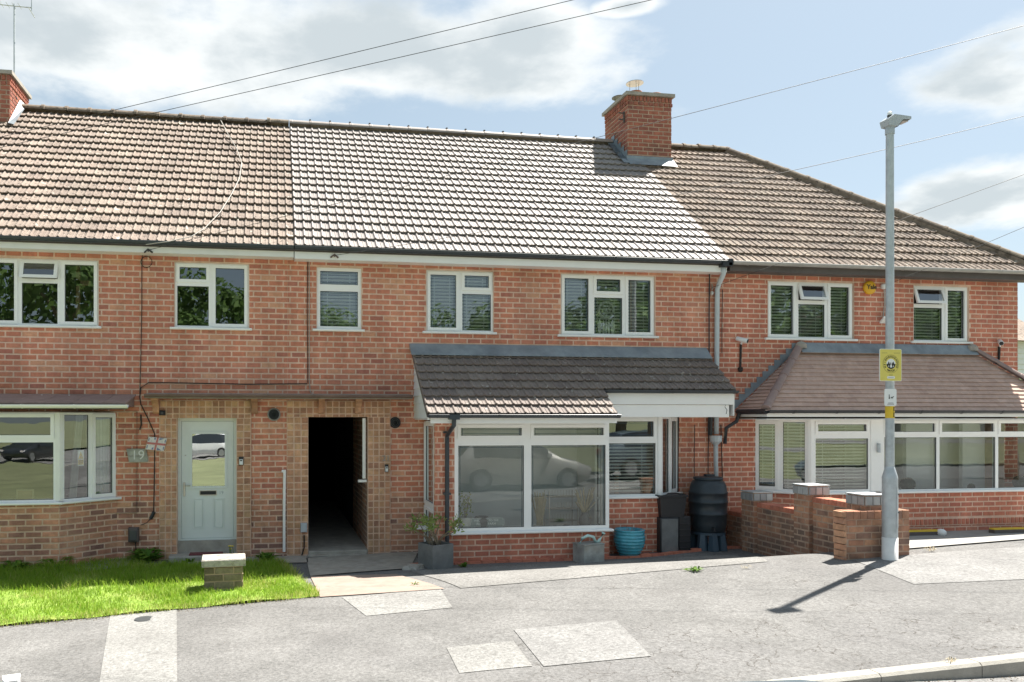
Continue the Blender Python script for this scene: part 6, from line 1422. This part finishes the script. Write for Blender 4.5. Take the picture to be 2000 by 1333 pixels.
a, b, c, d = YFm.rect(1718, 682, 1761, 745)
ns = thing('watch_sign', YFm((a + b) / 2, c), 'yellow neighbourhood watch sign with round emblem on the lamp post', 'sign')
def rr_(a, b, c, d, r):
    o = []
    for (x_, z_, s) in ((b - r, c + r, -1.5708), (b - r, d - r, 0), (a + r, d - r, 1.5708), (a + r, c + r, 3.1416)): o += [(x_ + r * math.cos(s + i * .3927), z_ + r * math.sin(s + i * .3927)) for i in range(5)]
    return o
one('plate_edge', 'sign_white', ns, lambda mb: poly_prism(mb, [YFm(p, q, 0) for p, q in rr_(a, b, c, d, .02)], (0, .006, 0))); one('plate', 'sign_yellow', ns, lambda mb: poly_prism(mb, [YFm(p, q, .002) for p, q in rr_(a + .006, b - .006, c + .006, d - .006, .018)], (0, .0015, 0)))
cxs, czs = (a + b) / 2 + .002, (c + d) / 2 + .015; R1 = .066
def disc(mb, r, o, a0=0, a1=6.2832): poly_prism(mb, [YFm(cxs, czs, o)] * 0 + [YFm(cxs + r * math.cos(a0 + (a1 - a0) * i / 24), czs + r * math.sin(a0 + (a1 - a0) * i / 24), o) for i in range(25 if a1 - a0 < 6 else 24)], (0, .001, 0))
one('emblem', 'sign_white', ns, lambda mb: disc(mb, R1, .0035)); one('emblem_half', 'ink', ns, lambda mb: disc(mb, R1, .0048, math.pi, 2 * math.pi)); 
one('emblem_ring', 'ink', ns, lambda mb: tube(mb, [YFm(cxs + .118 * math.cos(i * .2618), czs + .118 * math.sin(i * .2618), .003) for i in range(25)], .0014, 4))
one('emblem_figures', 'ink', ns, lambda mb: [poly_prism(mb, [YFm(cxs + k + p_ * w_, czs + q_ * w_, .005) for p_, q_ in ((-.5, -.1), (.5, -.1), (.62, .9), (.2, 1.25), (.3, 1.8), (-.3, 1.8), (-.2, 1.25), (-.62, .9))], (0, .0008, 0)) for k, w_ in ((-.036, .016), (.036, .016), (.017, .012), (-.014, .012))])
one('emblem_light', 'sign_white', ns, lambda mb: [poly_prism(mb, [YFm(cxs + k + p_ * w_, czs - .034 + q_ * w_, .0062) for p_, q_ in ((-.7, -.6), (.7, -.6), (.5, .9), (.15, 1.3), (.15, 2.0), (-.15, 2.0), (-.15, 1.3), (-.5, .9))], (0, .0008, 0)) for k, w_ in ((0, .022), (-.034, .009), (.034, .009))])
for i, ch_ in enumerate('NEIGHBOURHOOD'):
    an_ = math.radians(205 - 230 * i / 12); text('letter', ch_, .034, 'ink', YFm, cxs + .093 * math.cos(an_), czs + .093 * math.sin(an_), .0035, ns, .0006, an_ - math.pi / 2, True)
for i, ch_ in enumerate('WATCH'):
    an_ = math.radians(242 + 56 * i / 4); text('letter', ch_, .034, 'ink', YFm, cxs + .093 * math.cos(an_), czs + .093 * math.sin(an_), .0035, ns, .0006, an_ + math.pi / 2, True)
one('label_panel', 'sign_white', ns, lambda mb: box(mb, YFm, cxs - .055, cxs + .055, c + .035, c + .065, .002, .004)); one('fine_print', 'ink', ns, lambda mb: [box(mb, YFm, cxs - .04, cxs + .04, c + .046, c + .050, .0041, .0046), box(mb, YFm, cxs - .03, cxs + .03, c + .078, c + .083, .002, .0032), box(mb, YFm, a + .03, a + .11, d - .055, d - .052, .002, .0032), box(mb, YFm, b - .12, b - .03, d - .055, d - .052, .002, .0032)])
one('clamp', 'galv', ns, lambda mb: [lathe(mb, (LB.x, LY, zz), [(.054, 0), (.06, 0), (.06, .025), (.054, .025)], 20) for zz in (c + .08, d - .08)] + [wbox(mb, LB.x - .02, LB.x + .02, LY - .083, LY - .055, zz, zz + .03) for zz in (c + .08, d - .08)])
a, b, c, d = YFm.rect(1728, 760, 1751, 793); ds = thing('dog_sign', YFm((a + b) / 2, c), 'small white sign with a black dog figure on the lamp post', 'sign')
one('plate', 'sign_white', ds, lambda mb: poly_prism(mb, [YFm(p, q, 0) for p, q in rr_(a, b, c, d, .018)], (0, .008, 0))); mx2, mz2 = (a + b) / 2, (c + d) / 2
one('pictogram', 'ink', ds, lambda mb: [poly_prism(mb, [YFm(mx2 + p, mz2 + q, .002) for p, q in pl_], (0, .001, 0)) for pl_ in ([(-.03, -.02), (-.012, -.02), (-.016, .02), (-.026, .02)], [(-.028, .022), (-.016, .022), (-.016, .036), (-.028, .036)], [(.0, -.01), (.035, -.004), (.035, .006), (.004, .004)], [(.034, .0), (.05, .012), (.046, .016), (.03, .008)], [(.004, -.022), (.009, -.022), (.009, -.008), (.004, -.008)], [(.028, -.022), (.033, -.022), (.033, -.004), (.028, -.004)])]); one('print', 'ink', ds, lambda mb: [box(mb, YFm, mx2 - .05, mx2 + .05, c + .018, c + .023, .001, .0022), box(mb, YFm, mx2 - .04, mx2 + .04, c + .034, c + .039, .001, .0022)])
one('clamp', 'galv', ds, lambda mb: [lathe(mb, (LB.x, LY, mz2), [(.054, 0), (.06, 0), (.06, .025), (.054, .025)], 20), wbox(mb, LB.x - .02, LB.x + .02, LY - .076, LY - .055, mz2, mz2 + .03)])
nb = one('number_band', 'yellow', lamp, lambda mb: lathe(mb, (LB.x, LY, 0), [(.0525, lz(817)), (.0545, lz(817)), (.0545, lz(794)), (.0525, lz(794))], 24)); YN = Fr((0, LY - .0555), (1, 0))
text('numeral', '1', .085, 'ink', YN, LB.x + .012, lz(800), 0, nb, bold=True); text('numeral', '1', .085, 'ink', YN, LB.x + .012, lz(811), 0, nb, bold=True)

# ------------------------------------------------------------------ overhead lines
def pole(x, y, h, label):
    z_ = gz(x, y) if y < -7.15 else g(x, y); t = thing('telegraph_pole', (x, y, z_), label, 'pole'); one('shaft', 'bark', t, lambda mb: tube(mb, [(x, y, z_ - .3), (x, y, h)], [.15, .10], 12)); one('crosspiece', 'steel', t, lambda mb: tube(mb, [(x - .25, y, h - .15), (x + .25, y, h - .15)], .03, 6)); return Vector((x, y, h - .15))
PA = pole(20.0, -6.7, 10.1, 'wooden telegraph pole along the street to the right'); PB = pole(9.6, -7.0, 7.9, 'wooden telegraph pole beside the kerb to the right')
def span(a, b, sag, r, label):
    a, b = Vector(a), Vector(b); n_ = 28; o = one('overhead_cable', 'ink', None, lambda mb: tube(mb, [a.lerp(b, i / n_) - Vector((0, 0, sag * 4 * (i / n_) * (1 - i / n_))) for i in range(n_ + 1)], r, 5)); return tag(o, label, 'cable', 'overhead telephone cables')
span(B19, PA, .12, .004, 'long overhead cable from the left house passing behind the lamp head')
span(B21, PA + Vector((0, 0, -.78)), .55, .004, 'overhead cable from the bracket above the small window, crossing the lamp post')
span(wp(1391, 562, .08), PA + Vector((.1, 0, -.6)), .04, .004, 'overhead cable starting at the wall beside the grey downpipe')
span(wp(1735, 556, .3), PA + Vector((-.1, 0, -.65)), .02, .004, 'lowest overhead cable starting behind the lamp post')
L1 = atY(-260, 330, -.4); L2 = atY(-230, 340, -.4)
span(L1, PB, .02, .004, 'upper of two parallel cables crossing the clouds at top left'); span(L2, PB + Vector((.15, .1, -.17)), .02, .004, 'lower of two parallel cables crossing the clouds at top left')
lw = [(430, 233), (445, 262), (462, 290), (472, 318), (468, 348), (452, 380), (430, 415), (400, 446), (375, 462), (330, 472), (285, 478)]
def onroof(u, v):
    d = ray(u, v); n_ = Vector((0, -math.sin(PITCH), math.cos(PITCH))); p0 = Vector((0, EY, EZ + .07)); return CAM + d * ((p0 - CAM).dot(n_) / d.dot(n_))
one('aerial_lead', 'cable_white', R19, lambda mb: tube(mb, [onroof(u, v) for u, v in lw], .008, 5), True)

# ------------------------------------------------------------------ trees and shrubs
def tree(pos, h, rx, label, nl=2600, seed=1, kind='leaf_tree', group=None):
    rr = random.Random(seed); t = thing('tree', pos, label, 'tree', group); pos = Vector(pos)
    limbs = []
    def tr(mb):
        top = pos + Vector((rr.uniform(-.3, .3), rr.uniform(-.3, .3), h * .7)); tube(mb, [pos - Vector((0, 0, .2)), pos.lerp(top, .4) + Vector((.1, 0, 0)), top], [h * .03, h * .022, h * .008], 9)
        for i in range(9):
            b = pos.lerp(top, .3 + .07 * i); a = i * 2.4; e_ = b + Vector((math.cos(a) * rx * .75, math.sin(a) * rx * .75, h * rr.uniform(.1, .28))); tube(mb, [b, b.lerp(e_, .5) + Vector((0, 0, .2)), e_], [h * .012, h * .008, h * .003], 6); limbs.append(e_)
    one('trunk', 'bark', t, tr); mb = MB(); cl = []
    for i in range(34):
        a = rr.uniform(0, 6.283); z_ = rr.uniform(.26, .95); q = math.sin(min(1, (z_ - .18) / .8) * math.pi) ** .6; r_ = rx * q * rr.uniform(.35, .95); cl.append((pos + Vector((math.cos(a) * r_, math.sin(a) * r_, h * z_)), rx * rr.uniform(.22, .40)))
    cl += [(e_, rx * .3) for e_ in limbs]
    for i in range(nl):
        c, r_ = rr.choice(cl); d = Vector((rr.gauss(0, 1), rr.gauss(0, 1), rr.gauss(0, .8))).normalized() * r_ * rr.uniform(.6, 1.05); p = c + d; s_ = rr.uniform(.14, .30) * h / 12; n_ = (d.normalized() + Vector((rr.uniform(-.7, .7), rr.uniform(-.7, .7), rr.uniform(-.2, .9)))).normalized(); t1 = n_.orthogonal().normalized() * s_; t2 = n_.cross(t1) * .7
        mb.add([p - t1, p - t2, p + t1, p + t2], [(0, 1, 2, 3)], rr.random())
    mb.build('crown', kind, t); return t
TS = [(-26, -50, 15, 6), (-15, -47, 16.5, 6.5), (-6, -52, 14, 5.5), (3, -49, 11.0, 5), (11, -55, 12.0, 5.5), (20, -50, 12, 5), (29, -50, 16, 6), (38, -51, 17, 6.5), (47, -50, 17, 6.5), (57, -52, 18, 7), (67, -52, 18, 7), (-36, -55, 15, 7)]
TL_ = ['tall tree at the far left of the green', 'largest left tree across the green', 'tree left of centre across the green', 'low tree behind the white hatchback', 'middle tree across the green', 'small round tree across the green', 'tree mirrored in the dream catcher window', 'tree right of the green', 'tree mirrored in the right house window', 'tall tree far right of the green', 'furthest right tree of the row', 'leftmost outlying tree of the row']
for i, (x_, y_, h_, r_) in enumerate(TS): tree((x_, y_, slopeA(x_) - .15), h_, r_, TL_[i] + ', seen mirrored', 4600, 40 + i, group='trees across the green')
def bush(pos, r, h, label, n=900):
    t = thing('shrub', pos, label, 'shrub'); mb = MB(); pos = Vector(pos)
    for i in range(n):
        a = U(0, 6.283); z_ = U(.02, 1); r_ = r * math.sqrt(U(.3, 1)) * math.sin(min(.97, z_ * .75 + .22) * math.pi) ** .5; p = pos + Vector((math.cos(a) * r_, math.sin(a) * r_, z_ * h)); d = Vector((U(-1, 1), U(-1, 1), U(-.2, 1))).normalized(); t1 = d.orthogonal().normalized() * U(.05, .1); t2 = d.cross(t1) * .6
        mb.add([p - t1, p - t2, p + t1, p + t2], [(0, 1, 2, 3)])
    mb.build('foliage', 'leaf_bush', t); one('stem', 'bark', t, lambda m: [tube(m, [pos, pos + Vector((U(-.4, .4) * r, U(-.4, .4) * r, h * .7))], .02, 5) for _ in range(7)])
bush((XE + 2.2, 2.4, .1), 1.1, 3.0, 'bright green shrub just past the right end of the houses', 1600)
# neighbouring gable past the end house
nh = thing('neighbour_house', (XE + 9.5, 13, 0), 'cream boarded house glimpsed past the right end wall', 'house'); nx = XE + 6.0
one('wall', 'upvc_old', nh, lambda mb: wbox(mb, nx, nx + 7, 11, 18, -.3, 5.0)); one('roof', 'tile_brown', nh, lambda mb: poly_prism(mb, [(nx - .3, 10.6, 4.9), (nx - .3, 14.5, 7.6), (nx - .3, 18.4, 4.9)], (7.6, 0, 0)))
for i in range(26): one('cladding_board', 'clad', nh, lambda mb: prism(mb, [(10.97, .1 + i * .19), (10.955, .11 + i * .19), (10.985, .285 + i * .19), (11.0, .285 + i * .19)], nx - .01, nx + 7.01))

# ------------------------------------------------------------------ parked cars (mirrored in the glass; one roof at the bottom edge)
def car(pos, rz, paint, label, H=1.45, L=4.1, Wd=1.72):
    t = thing('parked_car', pos, label, 'car', 'cars parked across the road'); M = Matrix.Translation(pos) @ Matrix.Rotation(rz, 4, 'Z'); hw = Wd / 2; s = L / 4.1; k = H / 1.45
    # stations: x, z sill, z belt, z top, half width at belt, half width at top
    ST = [(-2.05, .42, .66, .68, .70, .60), (-1.98, .28, .86, .92, .80, .66), (-1.80, .22, .94, 1.02, .84, .66), (-1.45, .20, .95, 1.36, .86, .58), (-.9, .18, .94, 1.44, .86, .58), (-.2, .18, .92, 1.45, .86, .59), (.35, .18, .91, 1.40, .86, .58), (.75, .18, .90, 1.20, .86, .62), (1.10, .19, .90, .95, .85, .70), (1.6, .20, .80, .85, .83, .66), (1.92, .26, .66, .72, .78, .62), (2.05, .40, .56, .58, .66, .56)]
    rows = []
    for (x_, zs, zb, zt_, wb_, wt_) in ST:
        rows.append([M @ Vector((x_ * s, y_, z_ * k)) for y_, z_ in ((-wb_ * .94, zs), (-wb_ * 1.01, (zs + zb) / 2), (-wb_, zb), (-wt_, zt_ - .03), (-wt_ * .5, zt_), (wt_ * .5, zt_), (wt_, zt_ - .03), (wb_, zb), (wb_ * 1.01, (zs + zb) / 2), (wb_ * .94, zs))])
    n_ = 10; mb = MB(); mg = MB()
    for i in range(len(rows) - 1):
        cab = 3 <= i <= 6
        for j in range(n_ - 1):
            q = [rows[i][j], rows[i + 1][j], rows[i + 1][j + 1], rows[i][j + 1]]
            isg = (j in (2, 6) and cab) or (j in (3, 4, 5) and i in (2, 6, 7)) 
            (mg if isg else mb).add(q, [(0, 1, 2, 3)])
        mb.add([rows[i][9], rows[i + 1][9], rows[i + 1][0], rows[i][0]], [(0, 1, 2, 3)])
    mb.add(rows[0], [tuple(range(n_))]); mb.add(rows[-1], [tuple(range(n_ - 1, -1, -1))])
    def sm_(m_, nm, mt):
        me_o = m_.build(nm, mt, t); bm = bmesh.new(); bm.from_mesh(me_o.data); bmesh.ops.remove_doubles(bm, verts=bm.verts, dist=.001); bmesh.ops.recalc_face_normals(bm, faces=bm.faces); bm.to_mesh(me_o.data); bm.free(); me_o.data.polygons.foreach_set('use_smooth', [True] * len(me_o.data.polygons)); return me_o
    sm_(mb, 'body', paint); sm_(mg, 'glazing', 'car_glass')
    for x_ in (-1.27, 1.28):
        for y_ in (-.80, .80):
            A_ = M @ Matrix.Translation((x_ * s, y_, .31)) @ Matrix.Rotation(math.pi / 2, 4, 'X'); w_ = one('wheel', 'tyre', t, lambda m: lathe(m, None, [(.20, -.10), (.30, -.10), (.315, -.07), (.315, .07), (.30, .10), (.20, .10)], 22, ax=A_))
            one('rim', 'rim', w_, lambda m: lathe(m, None, [(.001, -.105), (.06, -.108), (.20, -.102), (.20, .102), (.06, .108), (.001, .105)], 20, ax=A_))
    FRc = lambda y_: None
    for y_ in (-.62, .62):
        one('tail_lamp', 'lamp_red', t, lambda m: m.add([M @ Vector((x_ * s, y_ + b_, z_ * k)) for x_, b_, z_ in ((-2.045, -.12, .70), (-2.045, .12, .70), (-2.03, .12, .90), (-2.03, -.12, .90), (-1.9, -.12, .70), (-1.9, .12, .70), (-1.88, .12, .90), (-1.88, -.12, .90))], QF))
        one('headlamp', 'lens', t, lambda m: m.add([M @ Vector((x_ * s, y_ + b_, z_ * k)) for x_, b_, z_ in ((2.05, -.12, .55), (2.05, .1, .55), (1.98, .1, .68), (1.98, -.12, .68), (1.9, -.12, .55), (1.9, .1, .55), (1.9, .1, .68), (1.9, -.12, .68))], QF))
    one('number_plate', 'plate', t, lambda m: m.add([M @ Vector((x_ * s, b_, z_ * k)) for x_, b_, z_ in ((-2.07, -.26, .50), (-2.07, .26, .50), (-2.068, .26, .60), (-2.068, -.26, .60), (-2.04, -.26, .50), (-2.04, .26, .50), (-2.04, .26, .60), (-2.04, -.26, .60))], QF))
    for y_ in (-.93, .93): one('door_mirror', paint, t, lambda m: lathe(m, M @ Vector((.7 * s, y_, .98 * k)), [(.03, -.05), (.09, 0), (.07, .07), (.01, .09)], 10))
    return t
car((.8, -10.95, roadz(.8)), math.pi, 'car_blue', 'blue grey car whose roof edge shows at the bottom of the picture', H=1.411)
car((6.9, -10.9, roadz(6.9)), 0, 'car_silver', 'pale silver car mirrored in the left porch pane', H=1.42)
car((-14.2, -36.8, slopeA(-14) - .06), 1.9, 'car_dark', 'dark car mirrored in the left bay window')
car((-4.6, -37.0, slopeA(-4.6) - .06), math.pi, 'car_white', 'white hatchback mirrored in the grey front door pane')
car((11.8, -11.0, roadz(11.8)), 0, 'car_blue', 'blue car mirrored in the right porch pane')
